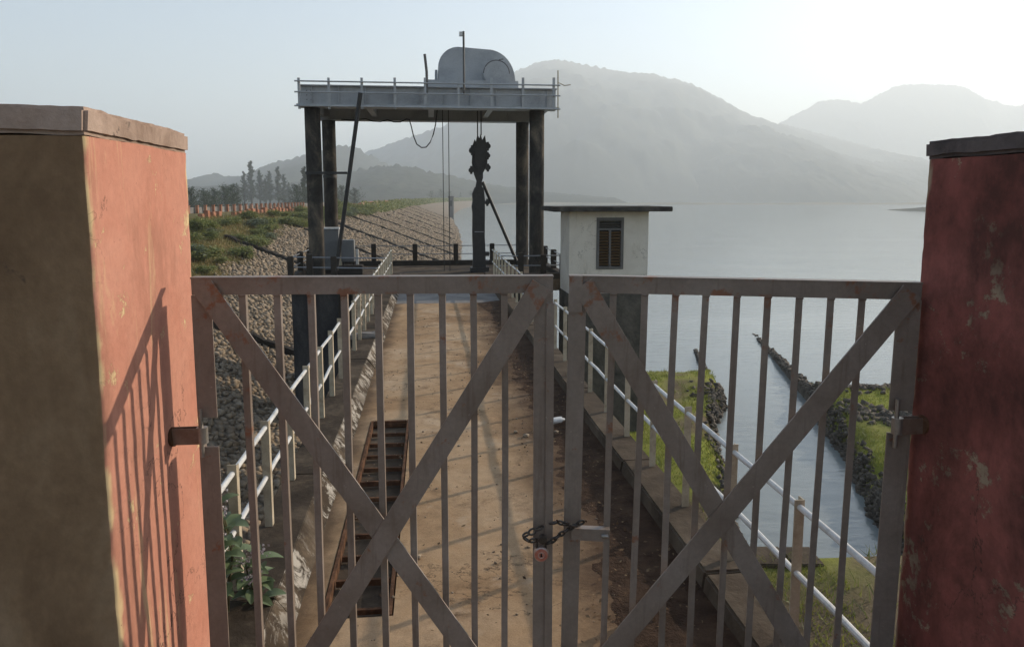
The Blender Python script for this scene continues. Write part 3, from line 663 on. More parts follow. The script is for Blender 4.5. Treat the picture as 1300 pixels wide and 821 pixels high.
# grass blades
def blades(x, y, z, h, w, seed, lean=0.5):
    g = np.random.default_rng(seed); n = len(x); a = g.random(n) * 6.283; dx, dy = np.cos(a) * w, np.sin(a) * w
    lx, ly = g.normal(0, lean, n) * h, g.normal(0, lean, n) * h; hh = h * g.uniform(.5, 1.2, n)
    V = np.stack([np.stack([x - dx, y - dy, z - .01], 1), np.stack([x + dx, y + dy, z - .01], 1), np.stack([x + lx, y + ly, z + hh], 1)], 1).reshape(-1, 3)
    return V, np.arange(3 * n).reshape(n, 3)
def grass_field(name, x, y, keep, h, w, mat, seed):
    x, y = x[keep], y[keep]; z = ground(x, y); V, F = blades(x, y, z, h, w, seed); tag(link(name, nmesh(name, V, F, mat), None), kind='stuff')
n = 150000; x = RNG.uniform(0.5, 17, n); y = RNG.uniform(8, 35, n); z = ground(x, y); nz = fbm(x * .6, y * .6, 4, 77)
u = x * math.cos(TH) + y * math.sin(TH)
grass_field('bank_grass', x, y, (z > -4.86 + 0.1 * nz) & (nz > -0.10 - .35 * (x > 8.5) + 0.22 * fbm(x * 2.5, y * 2.5, 3, 4)) & (u > 2.0) & ((y > 13.5) | (nz > .22)), 0.085, 0.010, M['grass'], 9)
n = 16000; x = RNG.uniform(2, 16, n); y = RNG.uniform(10, 31, n); z = ground(x, y); nz = fbm(x * 1.6, y * 1.6, 4, 91); u = x * math.cos(TH) + y * math.sin(TH)
grass_field('bank_tufts', x, y, (z > -4.9) & (nz > 0.16) & (u > 2.0), 0.20, 0.013, M['leaf'], 19)
n = 90000; x = RNG.uniform(-23, -9, n); y = 24 + 100 * RNG.random(n) ** 1.6; d = crest_dist(x, y); nz = fbm(x * .5, y * .5, 4, 8)
grass_field('slope_grass', x, y, (d > -0.2) & (d < veg_width(y) + 1.1 * nz + 0.2), 0.26, 0.022, M['drygrass'], 10)
# vegetation further along the dam, too far to pick apart
pts = along_crest(118, 700, 0.55, 0.0); n = len(pts) * 14; ii = RNG.integers(0, len(pts), n); pa = np.array(pts)[ii]; dd = RNG.random(n) * 3.0 * (1 + pa[:, 1] / 900)
x = pa[:, 0] + np.sin(pa[:, 2]) * dd; y = pa[:, 1] - np.cos(pa[:, 2]) * dd; z = CREST_Z - SLOPE * dd + RNG.random(n) ** 2 * 0.9
g = RNG; a = g.normal(0, 1, (n, 3)); a /= np.linalg.norm(a, axis=1)[:, None]; b = np.cross(a, g.normal(0, 1, (n, 3))); b /= np.linalg.norm(b, axis=1)[:, None]
L = 0.22 + 0.0006 * y[:, None]; p = np.stack([x, y, z], 1); V = np.stack([p - a * L, p + b * L * .5, p + a * L, p - b * L * .5], 1).reshape(-1, 3)
tag(link('ground_cover', nmesh('ground_cover', V, np.arange(4 * n).reshape(n, 4), M['leaf']), None), kind='stuff')
# dim undergrowth left of the walkway, and weeds beside its right kerb
n = 14000; v = RNG.uniform(3.0, 9.0, n); uu = -1.35 - RNG.random(n) ** 1.4 * 1.9
x = uu * math.cos(TH) - v * math.sin(TH); y = uu * math.sin(TH) + v * math.cos(TH); z = ground(x, y)
V, F = blades(x, y, z, 0.30, 0.018, 12, 0.7); tag(link('undergrowth', nmesh('undergrowth', V, F, M['leaf']), None), kind='stuff')

# trees beyond the dam road
def tree_mesh(k, H, W_, n):
    g = np.random.default_rng(300 + k); tr = MB(); tr.tube([(0, 0, -1), (0.1, 0, H * .35), (0.05, 0.1, H * .7), (0, 0, H * .96)], 0.028 * H, 7, r2=0.004 * H)
    P, A = [], []
    NB = 90
    for i in range(NB):
        h = H * (.14 + .84 * (i + g.random()) / NB); ln = (W_ * (1.02 - h / H) ** 0.55 + .12) * g.uniform(.35, 1.15); a = g.random() * 6.283; rise = g.uniform(.3, 1.0)
        e = np.array([math.cos(a) * ln, math.sin(a) * ln, h + rise * ln]); s = np.array([0, 0, h])
        tr.tube([tuple(s), tuple(e)], 0.004 * H, 4, r2=0.0015 * H, caps=False)
        m_ = int(n / NB * (.35 + 1.1 * ln / W_)); t = g.random((m_, 1)) ** 0.8; P.append(s + (e - s) * t + g.normal(0, 1, (m_, 3)) * (.05 + .10 * ln))
    p = np.concatenate(P); q = len(p); a = g.normal(0, 1, (q, 3)); a[:, 2] += .4; a /= np.linalg.norm(a, axis=1)[:, None]; b = np.cross(a, g.normal(0, 1, (q, 3))); b /= np.linalg.norm(b, axis=1)[:, None]
    L = g.uniform(.18, .42, (q, 1)) * H / 14; V = np.stack([p - a * L, p + b * L * .28, p + a * L, p - b * L * .28], 1).reshape(-1, 3)
    tm = tr.mesh('trunk'); tm.materials.append(M['trunk']); return tm, nmesh('crown', V, np.arange(4 * q).reshape(q, 4), M['leafdark'])
TREES = [tree_mesh(0, 15, 1.9, 4200), tree_mesh(1, 12, 2.2, 4200), tree_mesh(2, 7, 4.0, 4200)]
def tree(px, ptop, D, k, label, group, name='tree'):
    x = (px - CXP) / FPX * D; top = EYE + (HORIZ - ptop) / FPX * D; H0 = (15, 12, 7)[k]; zb = -3.2; s = (top - zb) / H0 / 1.0
    o = thing(name, label, 'tree', (x, D, zb), random.uniform(0, 6.28), group); o.scale = (s, s, s)
    link('trunk', TREES[k][0], None, o); link('crown', TREES[k][1], None, o)
TG = 'trees in the dark grove beyond the dam road'
for (px, pt, D, k) in ((313, 209, 465, 0), (322, 196, 460, 0), (333, 208, 475, 1), (345, 209, 470, 1), (356, 203, 465, 0), (363, 213, 475, 1), (304, 224, 470, 1), (340, 218, 455, 1), (369, 223, 470, 1)):
    tree(px, pt + 9, D - 20, k, 'tallest feathery tree of the dark grove beyond the dam road' if px == 322 else 'tall feathery dark tree in the grove beyond the dam road', TG)
tree(389, 212, 230, 0, 'slim dark tree beyond the dam road beside the concrete column', 'none') ; bpy.context.view_layer.update()
for o in COL.objects:
    if o.get('group') == 'none': del o['group']
for (px, pt, D, k) in ((246, 240, 150, 2), (262, 243, 160, 2), (275, 241, 165, 2), (288, 238, 175, 2), (298, 236, 180, 2), (379, 236, 190, 2), (230, 238, 150, 2), (436, 237, 260, 2), (452, 240, 280, 2)):
    tree(px, pt, D, k, 'low rounded tree beyond the dam road beside the tall grove', 'low rounded trees beyond the dam road')
for (px, pt, D, k) in ((549, 243, 620, 2), (560, 241, 660, 2), (572, 243, 700, 2), (585, 244, 760, 1), (598, 243, 800, 2)):
    tree(px, pt, D, k, 'hazy distant tree at the far end of the dam', 'hazy trees at the far end of the dam')

# ------------------------------------------------------------------ far intake tower in the lake
pt = at_z(573, 277, WATER_Z); tw = thing('intake_tower', 'hazy grey concrete tower standing in the lake at the foot of the dam', 'tower', (pt.x, pt.y, WATER_Z))
hT = 27.5 / FPX * pt.y; wT = 6.2 / FPX * pt.y
part('shaft', MB().box(-wT / 2, wT / 2, -wT / 2, wT / 2, -3, hT * .93), M['tower'], tw)
part('head', MB().box(-wT / 2 - .12, wT / 2 + .12, -wT / 2 - .12, wT / 2 + .12, hT * .931, hT), M['tower'], tw)
part('opening', MB().box(-wT * .18, wT * .18, -wT / 2 - .02, -wT / 2 + .2, hT * .55, hT * .8), M['dark'], tw)

# ------------------------------------------------------------------ channel banks: rubble, walls, head wall
def edge_rocks(fn, side, y0, y1, n, spread, smin, smax, label_name, nsingle):
    y = RNG.uniform(y0, y1, n); off = RNG.normal(0.30, spread, n); x = fn(y) + side * off; z = ground(x, y)
    k = (z > WATER_Z - 0.25) & (z < -4.1); x, y, z = x[k], y[k], z[k]; P = np.stack([x, y, z + .03], 1); px, py, dep = project(P)
    vis = (px > 830) & (px < 1160) & (py < 740); scatter_rocks(P, RNG.uniform(smin, smax, len(x)), M['dstone'], dam, dep + np.where(vis, 0, 1000), nsingle, label_name, tilt=0.5)
edge_rocks(chan_right, 1, 13.2, 27.5, 3000, 0.19, 0.035, 0.09, 'bank_rubble', 150)
edge_rocks(chan_left, -1, 13.6, 26.4, 800, 0.13, 0.03, 0.08, 'bank_rubble_left', 100)
x = RNG.normal(7.1, .35, 90); y = RNG.normal(25.0, .8, 90); z = ground(x, y); scatter_rocks(np.stack([x, y, z + .02], 1), RNG.uniform(.035, .10, 90), M['dstone'], dam, z, 0, 'rubble_heap', tilt=.5)
x = RNG.uniform(10.2, 17, 420); y = 25.4 + RNG.normal(0, .55, 420) - 0.22 * (x - 14); z = ground(x, y); k = z > -5.2; scatter_rocks(np.stack([x, y, z + .04], 1)[k], RNG.uniform(.04, .12, 420)[k], M['dstone'], dam, z[k], 0, 'shore_rubble', tilt=.5)
x = RNG.normal(11.6, .6, 160); y = RNG.normal(21.6, .5, 160) - .5 * (x - 12.2) ; z = ground(x, y); scatter_rocks(np.stack([x, y, z + .03], 1), RNG.uniform(.05, .13, 160), M['dstone'], dam, z, 0, 'grass_rubble', tilt=.5)
def spit(pts, w, label):
    mb = MB(); rr = random.Random(len(label)); P = catmull(pts, 16); n = len(P); prof = ((-.85, None), (-.52, -.10), (-.28, .0), (.05, .03), (.33, -.01), (.55, -.12), (.85, None)); k_ = len(prof); tops = []
    for k in range(n):
        t = P[min(k + 1, n - 1)] - P[max(k - 1, 0)]; t = t[:2] / np.hypot(*t[:2]); nr = np.array([-t[1], t[0]]); c = P[k][:2] + nr * rr.uniform(-.03, .03); ww = w * rr.uniform(.85, 1.1) * (0.35 + 0.65 * (1 - k / (n - 1)))
        for (o_, dz_) in prof:
            mb.v.append((*(c + nr * ww * (o_ + rr.uniform(-.06, .06))), WATER_Z - 1 if dz_ is None else P[k][2] + dz_ * ww * 1.6 + rr.uniform(-.035, .035)))
        if k: a = (k - 1) * k_; mb.f += [(a + i, a + i + 1, a + k_ + 1 + i, a + k_ + i) for i in range(k_ - 1)]
        for _ in range(7): tops.append((*(c + nr * ww * rr.uniform(-.5, .5) + t * rr.uniform(-.3, .3)), P[k][2] + rr.uniform(-.1, .03)))
    mb.f += [tuple(range(k_)), tuple(len(mb.v) - 1 - i for i in range(k_))]
    o = part('stone_wall', mb, M['dstone']); tag(o, label, 'wall'); T = np.array(tops); T = T[T[:, 2] > WATER_Z - .08]
    scatter_rocks(T, RNG.uniform(.04, .12, len(T)) * (w / .6) ** .5, M['dstone'], o, T[:, 1], 0, 'wall_stones', tilt=.5)
def pz(px, py, z): p = at_z(px, py, z); return (p.x, p.y, z)
spit([(6.75, 23.6, -4.72), (7.35, 26.2, -4.76), (7.85, 28.7, -4.82), (8.35, 31.0, -4.9), (8.75, 33.5, -5.01), (9.15, 35.7, -5.14)], 0.26, 'thin curved stone wall running into the lake from the grass bank by the hut')
spit([(10.3, 21.2, -4.5), (10.85, 24.0, -4.58), (11.25, 27.0, -4.7), (11.95, 31.0, -4.84), (12.6, 35.0, -4.98), (13.3, 39.2, -5.15)], 0.48, 'long tapering stone wall running into the lake beyond the narrow channel')
hw = thing('head_wall', 'low masonry head wall of square blocks at the near end of the water channel', 'wall', (0, 0, 0))
xx = 4.55; rr = random.Random(4)
while xx < 5.7:
    w_ = rr.uniform(.55, .9); h = rr.uniform(-.08, .06); part('block', MB().box(xx, xx + w_ - .02, 12.7 + rr.uniform(-.05, .05), 13.4, -6.2, -4.24 + h), M['conc'], hw, bevel=0.02, jitter=0.008); xx += w_

# ------------------------------------------------------------------ walkway to the hoist platform
PV0, PV1 = 2.1, 21.9
wk = link('walkway', None, None, None, (0, 0, 0), (0, 0, TH)); tag(wk, kind='structure')
# floor: pieces round the drain trench
G = (-0.66, -0.24, 4.0, 7.75)
fl = MB().box(-1.17, G[0], PV0, 16.5, -.22, 0).box(G[1], 1.86, PV0, 16.5, -.22, 0).box(G[0], G[1], PV0, G[2], -.22, 0).box(G[0], G[1], G[3], 16.5, -.22, 0)
part('path_surface', fl, M['path'], wk); part('trench_floor', MB().box(G[0], G[1], G[2], G[3], -.22, -.065), M['conc'], wk)
part('concrete_apron', MB().box(-1.17, 1.86, 16.502, PV1, -.22, -0.015), M['concgrey'], wk, jitter=0.004)
def kerb(poly, mat, seed):
    v = PV0; rr = random.Random(seed)
    while v < PV1 - 0.05:
        L = min(rr.choice([1.9, 2.4, 2.8]), PV1 - v); dz_ = rr.uniform(-.006, .008); dx_ = rr.uniform(-.006, .006)
        part('kerb', MB().prism([(a + dx_, b + (dz_ if b > .1 else 0)) for a, b in poly], 'y', v + .003, v + L - .003), mat, wk, bevel=0.014, subdiv=7, jitter=0.005, jscale=3)
        v += L
kerb([(-1.20, -.26), (-.77, -.02), (-.80, .012), (-.90, .15), (-1.20, .15)], M['kerb'], 1); kerb([(1.60, -.02), (1.89, -.26), (1.89, .15), (1.62, .15)], M['conc'], 2)
for v in (10.2, 16.0):
    for uu in (-.55, 1.2): part('support_pier', MB().tube([(uu, v, -7.5), (uu, v, -.45)], .16, 14), M['pier'], wk, smooth=True)
    part('pier_head', MB().box(-1.0, 1.7, v - .18, v + .18, -.449, -.2205), M['pier'], wk)
# ramp up to the dam road behind the gate
part('approach_ramp', MB().prism([(-6.5, -2.5), (2.09, -2.5), (2.09, 0.0), (1.2, 0.62), (0.4, 0.75), (-6.5, 1.21)], 'x', -3.2, 3.8), M['path'], wk)
# soil and litter heaped along the right kerb, and a little at the left
def soil(u0, u1, v0, v1, h, seed, name):
    U, V_ = np.meshgrid(np.linspace(u0, u1, 70), np.linspace(v0, v1, int((v1 - v0) * 60)))
    e = fbm(U * 1.0, V_ * 0.45, 3, seed) * 0.45 + fbm(U * 6, V_ * 6, 4, seed + 3) * 0.10
    t = (U - u0) / (u1 - u0) if u1 > 0 else (u1 - U) / (u1 - u0)
    Z = -0.02 + h * sstep(0.1, 1.15, t + e) + fbm(U * 12, V_ * 12, 4, seed + 5) * 0.006 + fbm(U * 30, V_ * 30, 2, seed + 8) * 0.003
    r, c = U.shape; V3 = np.stack([U, V_, Z], -1).reshape(-1, 3); i = np.arange(r * c).reshape(r, c)
    F = np.stack([i[:-1, :-1], i[:-1, 1:], i[1:, 1:], i[1:, :-1]], -1).reshape(-1, 4); o = link(name, nmesh(name, V3, F, M['dirt']), None, wk); tag(o, kind='stuff')
    o.data.polygons.foreach_set('use_smooth', np.ones(len(F), bool))
soil(0.70, 1.64, 2.3, 16.4, 0.075, 3, 'soil_strip')
# dead leaves and grit
n = 2600; v = RNG.uniform(2.4, 15, n); t = RNG.random(n); uu = np.where(RNG.random(n) < .78, 1.58 - t ** 1.6 * 0.75, -0.8 + t * 2.4)
zz = 0.006 + np.where(uu > 1.0, 0.05 * (uu - 1.0), 0.0) + RNG.random(n) * .008
a = RNG.normal(0, 1, (n, 3)); a[:, 2] *= .25; a /= np.linalg.norm(a, axis=1)[:, None]; b = np.cross(a, np.array([[0, 0, 1.0]]) + RNG.normal(0, .3, (n, 3))); b /= np.linalg.norm(b, axis=1)[:, None]
L = RNG.uniform(.006, .022, n)[:, None]; p = np.stack([uu, v, zz + .004], 1); V = np.stack([p - a * L, p + b * L * .5, p + a * L, p - b * L * .5], 1).reshape(-1, 3)
M['litter'] = leaf_mat('dead_leaves', [(0.06, 0.035, 0.02), (0.13, 0.08, 0.045), (0.24, 0.17, 0.10)], 3, 0.1, 0.9)
tag(link('leaf_litter', nmesh('leaf_litter', V, np.arange(4 * n).reshape(n, 4), M['litter']), None, wk), kind='stuff')

n = 600; v = 2.4 + 12 * RNG.random(n) ** 1.3; uu = RNG.uniform(-.62, 1.5, n); P = np.stack([uu, v, np.full(n, .002)], 1)
scatter_rocks(P, 0.003 + 0.011 * RNG.random(n) ** 3, M['stone'], wk, v, 0, 'grit', tilt=.5)
# drain grate in the path
gr = thing('drain_grate', 'rusty ladder-like steel grate set in a trench in the dusty path', 'grate', W(0, 0, 0), TH)
for uu in (G[0] + .02, G[1] - .02): part('side_bar', MB().box(uu - .011, uu + .011, G[2] + .01, G[3] - .01, -.10, .006), M['rust'], gr, jitter=.003)
vv = G[2] + .12
while vv < G[3]:
    part('cross_bar', MB().box(G[0] + .04, G[1] - .04, vv - .011, vv + .011, -.05, -.012 + random.uniform(-.008, .004)), M['rust'], gr); vv += 0.325
part('end_bar', MB().box(G[0] + .04, G[1] - .04, G[3] - .05, G[3] - .012, -.09, .008), M['rust'], gr)
n = 500; p = np.stack([RNG.uniform(G[0] + .03, G[1] - .03, n), RNG.uniform(G[2], G[3], n), -.105 + RNG.random(n) * .03], 1)
# scraps on the path
bt = thing('plastic_bottle', 'crushed white plastic bottle lying in the dark soil by the kerb', 'bottle', at_z(703, 534, .075), R(25))
part('bottle_body', MB().tube([(-.09, 0, 0), (-.05, 0, .004), (0, 0, -.003), (.06, 0, .003), (.09, 0, 0)], .032, 9), M['white_stuff'], bt, jitter=.007, jscale=14, smooth=True)
part('neck', MB().tube([(.088, 0, 0), (.115, 0, 0), (.13, 0, 0)], .022, 9, r2=.012), M['white_stuff'], bt, smooth=True)
q = at_z(459, 427, .17); tag(link('concrete_scrap', MB().box(-.33, .33, -.10, .10, -.03, .05).mesh('concrete_scrap', bevel=.02, subdiv=3, jitter=.03, jscale=5), M['concgrey'], None, q, (0, 0, TH + .2)), 'pale broken slab of concrete lying on the left kerb', 'concrete scrap')
for (px, py, s) in ((668, 553, .03), (655, 548, .022), (706, 548, .02), (558, 556, .016), (531, 707, .02)):
    q = at_z(px, py, .012); tag(link('pebble', rock_mesh(random.randrange(12), M['stone']), None, None, q, (0, 0, px)), 'small loose stone lying on the dusty path', 'stone', 'loose stones on the path').scale = (s, s, s)

# ------------------------------------------------------------------ pipe railings on both kerbs
def railing(u, v0, v1, step, label, hz=(0.50, 0.85), flip=1, lead=.15):
    t = thing('railing', label, 'railing', W(0, 0, 0), TH); rr = random.Random(int(u * 77)); v = v0
    while v < v1:
        ln = rr.uniform(-.012, .012); x = u; s = flip
        mb = MB().box(x - .026, x + .026, v - .003, v + .003, .10, .90 + rr.uniform(-.012, .012)).box(x + s * .020, x + s * .026, v + .0032, v + .05, .10, .89)
        o = part('post', mb, M['post'], t, jitter=.0015, jscale=9); o.rotation_euler = (0, 0, 0)
        v += step
    for z in hz:
        pts = []; k = 0; vv = v0 - lead
        while vv < v1: pts.append((u - flip * .0 + rr.uniform(-.006, .006), vv + .025 + .018, z + rr.uniform(-.006, .006))); vv += step / 2
        part('rail', MB().tube(pts, .0165, 9), M['rail'], t, smooth=True)
railing(-1.13, 3.28, 21.7, 0.83, 'silver pipe railing with cream angle posts on the limewashed kerb', flip=1)
railing(1.83, 3.32, 21.7, 0.80, 'silver pipe railing with cream angle posts beside the grass bank and hut', flip=1, lead=.76)

# ------------------------------------------------------------------ hoist platform with its pier and post-and-wire guard rail
PZ = -0.10; PU0, PU1, PVA, PVB = -4.25, 4.2, 21.92, 27.2
hp = thing('hoist_platform', 'wide concrete hoist platform on a dark stained pier at the end of the walkway', 'platform', W(0, 0, 0), TH)
part('deck', MB().box(PU0, PU1, PVA, PVB, -.45, PZ), M['conc'], hp, bevel=.02)
for (a, b) in ((PU0, -1.4), (2.1, PU1)): part('edge_kerb', MB().box(a, b, PVA, PVA + .25, PZ + .001, PZ + .17), M['dwood'], hp, bevel=.02)
part('edge_kerb', MB().box(PU0, PU1, PVB - .25, PVB, PZ + .001, PZ + .17), M['dwood'], hp, bevel=.02)
part('edge_kerb', MB().box(PU0, PU0 + .25, PVA + .26, PVB - .26, PZ + .001, PZ + .17), M['dwood'], hp, bevel=.02)
part('edge_kerb', MB().box(PU1 - .25, PU1, PVA + .26, PVB - .26, PZ + .001, PZ + .17), M['dwood'], hp, bevel=.02)
for (a, b) in ((-4.1, -2.75), (2.95, 3.75)):
    for (c, d) in ((22.05, 23.25), (25.9, 27.0)): part('pier', MB().box(a, b, c, d, -8.5, -.451), M['pier'], hp, subdiv=5, jitter=.02, jscale=1.5)
gd = thing('guard_railing', 'low guard railing of dark posts and thin wires round the hoist platform', 'railing', W(0, 0, PZ), TH)
rr = random.Random(8)
def gposts(us, v, h=.78):
    for uu in us: part('post', MB().box(uu - .085, uu + .085, v - .085, v + .085, .17, h + rr.uniform(-.04, .05)), M['dwood'], gd, bevel=.012)
fr = [-4.1, -3.55, -2.85]; bk = [-4.1, -2.9, -2.05, -0.55, .95, 2.3, 3.3, 4.05]
gposts(fr, PVA + .13); gposts([2.75, 3.45, 4.05], PVA + .13); gposts(bk, PVB - .13)
for v in (23.7, 25.5):
    for uu in (-4.1, 4.05): part('post', MB().box(uu - .085, uu + .085, v - .085, v + .085, .17, .78), M['dwood'], gd, bevel=.012)
for z in (.42, .72):
    part('wire', MB().tube([(-4.1, PVB - .13, z), (0, PVB - .13, z - .015), (4.05, PVB - .13, z)], .016, 6), M['wire'], gd)
    part('wire', MB().tube([(-4.1, PVA + .13, z + .02), (-2.85, PVA + .11, z - .01), (-1.15, PVA - .1, z - .03)], .02, 6), M['wire'], gd)
    part('wire', MB().tube([(2.0, PVA + .1, z), (2.75, PVA + .11, z - .01), (4.05, PVA + .13, z)], .02, 6), M['wire'], gd)
    for uu in (-4.1, 4.05): part('wire', MB().tube([(uu, PVA + .13, z), (uu, PVB - .13, z)], .016, 6), M['wire'], gd)
part('white_post', MB().box(-2.42, -2.33, 24.2, 24.29, 0, .80), M['rail'], gd)

# ------------------------------------------------------------------ hoist gantry
ga = thing('hoist_gantry', 'grey steel hoist gantry on four stained concrete columns above the platform', 'gantry', W(0, 0, 0), TH)
CF, CB = 22.85, 26.5
zb = at_v(402, 137, CF)[2]; zt = at_v(402, 108, CF - .35)[2]
for (uu, v) in ((-3.45, CF), (3.35, CF), (-3.46, CB), (3.36, CB)):
    mb = MB(); zs = [PZ + .001 + (zb - PZ) * i / 16 for i in range(17)]; pts = [(uu, v, z) for z in zs]
    mb.tube(pts, .232, 28); col = part('column', mb, M['column'], ga, smooth=True)
    for f in (.36, .68): part('joint_ring', MB().tube([(uu, v, PZ + (zb - PZ) * f - .02), (uu, v, PZ + (zb - PZ) * f + .02)], .236, 28), M['column'], col, smooth=True)
GA0, GA1 = at_v(380, 120, CF - .35)[0], at_v(706, 125, CF - .35)[0]
def girder(v, name='girder'):
    g_ = part(name, MB().box(GA0, GA1, v - .14, v + .14, zb + .012, zt - .02), M['grey'], ga)
    part('top_flange', MB().box(GA0 - .03, GA1 + .03, v - .24, v + .24, zt - .019, zt + .012), M['grey'], g_); part('bottom_flange', MB().box(GA0 - .03, GA1 + .03, v - .24, v + .24, zb - .005 + .001, zb + .011), M['grey'], g_)
    k = GA0 + .35
    while k < GA1:
        part('stiffener', MB().box(k - .008, k + .008, v - .225, v - .141, zb + .013, zt - .02), M['grey'], g_); k += .78
    for uu in (GA0 + .3, GA1 - .3):
        pl_ = part('splice_plate', MB().box(uu - .2, uu + .2, v - .152, v - .1405, zb + .06, zt - .07), M['grey'], g_)
    return g_
girder(CF - .12); girder(CB)
for k, uu in enumerate((GA0 + .1, GA0 + 1.9, 0.1, GA1 - 1.9, GA1 - .1)): part('cross_beam', MB().box(uu - .09, uu + .09, CF + .03, CB - .145, zb + .12, zt - .06), M['grey'], ga)
part('walk_plate', MB().box(GA0, GA1, CF + .1, CB - .2, zt + .0135, zt + .03), M['grey'], ga)
# bolts on the left splice plate
for i in range(2):
    for j in range(3): part('bolt', MB().tube([(GA0 + .2 + i * .13, CF - .285, zb + .2 + j * .13), (GA0 + .2 + i * .13, CF - .27, zb + .2 + j * .13)], .018, 6), M['frame'], ga)
# catwalk hand rail in front of the girder
cvx = CF - .62
for x_ in (379, 417, 459, 501, 539.5, 582, 624, 664, 703):
    a = at_v(x_, 99, cvx); b = at_v(x_, 138.5, cvx); part('handrail_post', MB().box(a[0] - .035, a[0] + .035, cvx - .03, cvx + .03, b[2], a[2]), M['grey'], ga)
for (yl, yr) in ((104, 108), (117.5, 121.5), (135.5, 138)):
    a = at_v(374, yl, cvx); b = at_v(711, yr, cvx); zz = (a[2] + b[2]) / 2
    part('handrail', MB().tube([(a[0], cvx - .045, zz), (b[0], cvx - .045, zz)], .022, 7), M['grey'], ga)
part('catwalk', MB().box(GA0 - .05, GA1 + .05, cvx - .02, CF - .365, zb - .0, zb + .04), M['grey'], ga)
# rear rail
part('handrail', MB().tube([(GA0, CB + .4, zt + .55), (GA1, CB + .4, zt + .55)], .02, 6), M['grey'], ga)
# hoist machinery: base frame, hood, drum cover
HV = (CF + .25, CB - .5); hm = (HV[0] + HV[1]) / 2
a = at_v(540, 101, HV[0]); b = at_v(658, 110, HV[0]); part('hoist_base', MB().box(a[0], b[0], HV[0], HV[1], zt + .031, a[2]), M['grey'], ga, bevel=.01)
HB = a[2]
def hood_poly(n=28):
    x0 = at_v(556, 98, hm)[0]; x1 = at_v(651, 98, hm)[0]; top = at_v(600, 66, hm)[2]; pts = []
    w = (x1 - x0) / 2; cx = (x0 + x1) / 2; h = top - HB
    rl, rt = .50 * h / .9, .92 * h
    for i in range(n // 2 + 1):                       # big sweep down at the right
        t = (math.pi / 2) * i / (n // 2); pts.append((x1 - (.72 * w) * (1 - math.cos(t)), HB + .002 + (h - .06) * math.sin(t) ** .9))
    for i in range(n // 2 + 1):                       # tighter shoulder at the left
        t = math.pi / 2 + (math.pi / 2) * i / (n // 2); pts.append((x0 + rt * .62 * (1 + math.cos(t)), HB + .002 + h - rt * .62 + rt * .62 * math.sin(t)))
    pts.append((x0, HB + .002))
    return pts
hood = part('hoist_hood', MB().prism(hood_poly(), 'y', hm - .75, hm + .75), M['grey'], ga, smooth=True, bevel=.02)
hx0 = at_v(556, 98, hm)[0]
part('hood_bracket', MB().box(hx0 - .10, hx0 - .02, hm - .5, hm + .5, HB + .002, HB + .45), M['grey'], hood)
dc = at_v(629, 97, hm - .9); rad = at_v(645, 97, hm - .9)[0] - dc[0]
dp = [(dc[0] + rad * math.cos(math.pi * 2 * i / 40), dc[2] + .02 + rad * math.sin(math.pi * 2 * i / 40)) for i in range(40)]
dp = [(x_, max(z_, HB + .003)) for x_, z_ in dp]
dr = part('drum_cover', MB().prism(dp, 'y', hm - 1.30, hm - .752), M['grey'], ga, smooth=True)
part('drum_rim', MB().tube([(dc[0] + rad * 1.0 * math.cos(math.pi * i / 30), hm - 1.29, dc[2] + .02 + rad * 1.0 * math.sin(math.pi * i / 30)) for i in range(31)], .018, 6), M['frame'], dr)
part('lifting_eye', MB().tube([(dc[0] + .05, hm - .95, dc[2] + rad), (dc[0] + .12, hm - .95, dc[2] + rad + .10), (dc[0] + .25, hm - .95, dc[2] + rad + .12)], .015, 6), M['frame'], dr)
# lamp masts
a = at_v(588.5, 40, CF - .5); lm_ = part('lamp_mast', MB().tube([(a[0], CF - .5, zb + .4), (a[0], CF - .5, a[2])], .032, 8), M['frame'], ga)
part('lamp', MB().box(a[0] - .13, a[0] - .035, CF - .56, CF - .44, a[2] - .14, a[2] - .02), M['white_stuff'], lm_)
a = at_v(540, 69, CF - .5); part('lamp_mast', MB().tube([(a[0] + .03, CF - .5, zb + .4), (a[0] + .03, CF - .5, a[2] - .5), (a[0] - .02, CF - .5, a[2])], .045, 6), M['frame'], ga)
a = at_v(708, 90, CF - .6); b = at_v(708, 150, CF - .6); am = part('aerial', MB().tube([(b[0], CF - .65, b[2]), (a[0], CF - .65, a[2])], .02, 6), M['post'], ga)
part('aerial_arm', MB().tube([(a[0], CF - .65, a[2] - .35), (a[0] + .2, CF - .65, a[2] - .44), (a[0] + .38, CF - .7, a[2] - .42)], .014, 5), M['post'], am)
# black prop pipe with its clamp
a = at_v(457.5, 118, CF - .68); b = at_v(427, 343, CF - .35); part('prop_pipe', MB().tube([a, b], .062, 10), M['black'], ga, smooth=True)
a = at_v(388, 219.5, CF - .3); b = at_v(441, 220.5, CF - .3); part('clamp_bar', MB().box(a[0], b[0], CF - .345, CF - .285, a[2] - .035, a[2] + .035), M['black'], ga)
for (uu, v) in ((-3.45, CF), (-3.46, CB)): part('clamp_ring', MB().tube([(uu, v, a[2] - .05), (uu, v, a[2] + .05)], .25, 24), M['black'], ga)
# hoist ropes and hanging cable
for x_ in (561.8, 569.3):
    a = at_v(x_, 150, 24.6); part('hoist_rope', MB().tube([(a[0], 24.6, PZ + .02), (a[0], 24.6, zb + .2)], .014, 6), M['cable'], ga)
pts = [at_v(*p, CB - .35) for p in ((433, 152), (440, 152.5), (447, 153), (455, 152), (464, 151), (473, 154), (483, 154.5), (492, 152.5), (500, 155), (508, 155), (516, 151.5), (519.5, 152), (522, 160), (525, 173), (529, 183), (535, 187.5), (541, 187), (546, 181), (550, 171), (553, 158), (555, 140))]
part('hanging_cable', MB().tube(pts, .022, 6), M['cable'], ga, smooth=True)

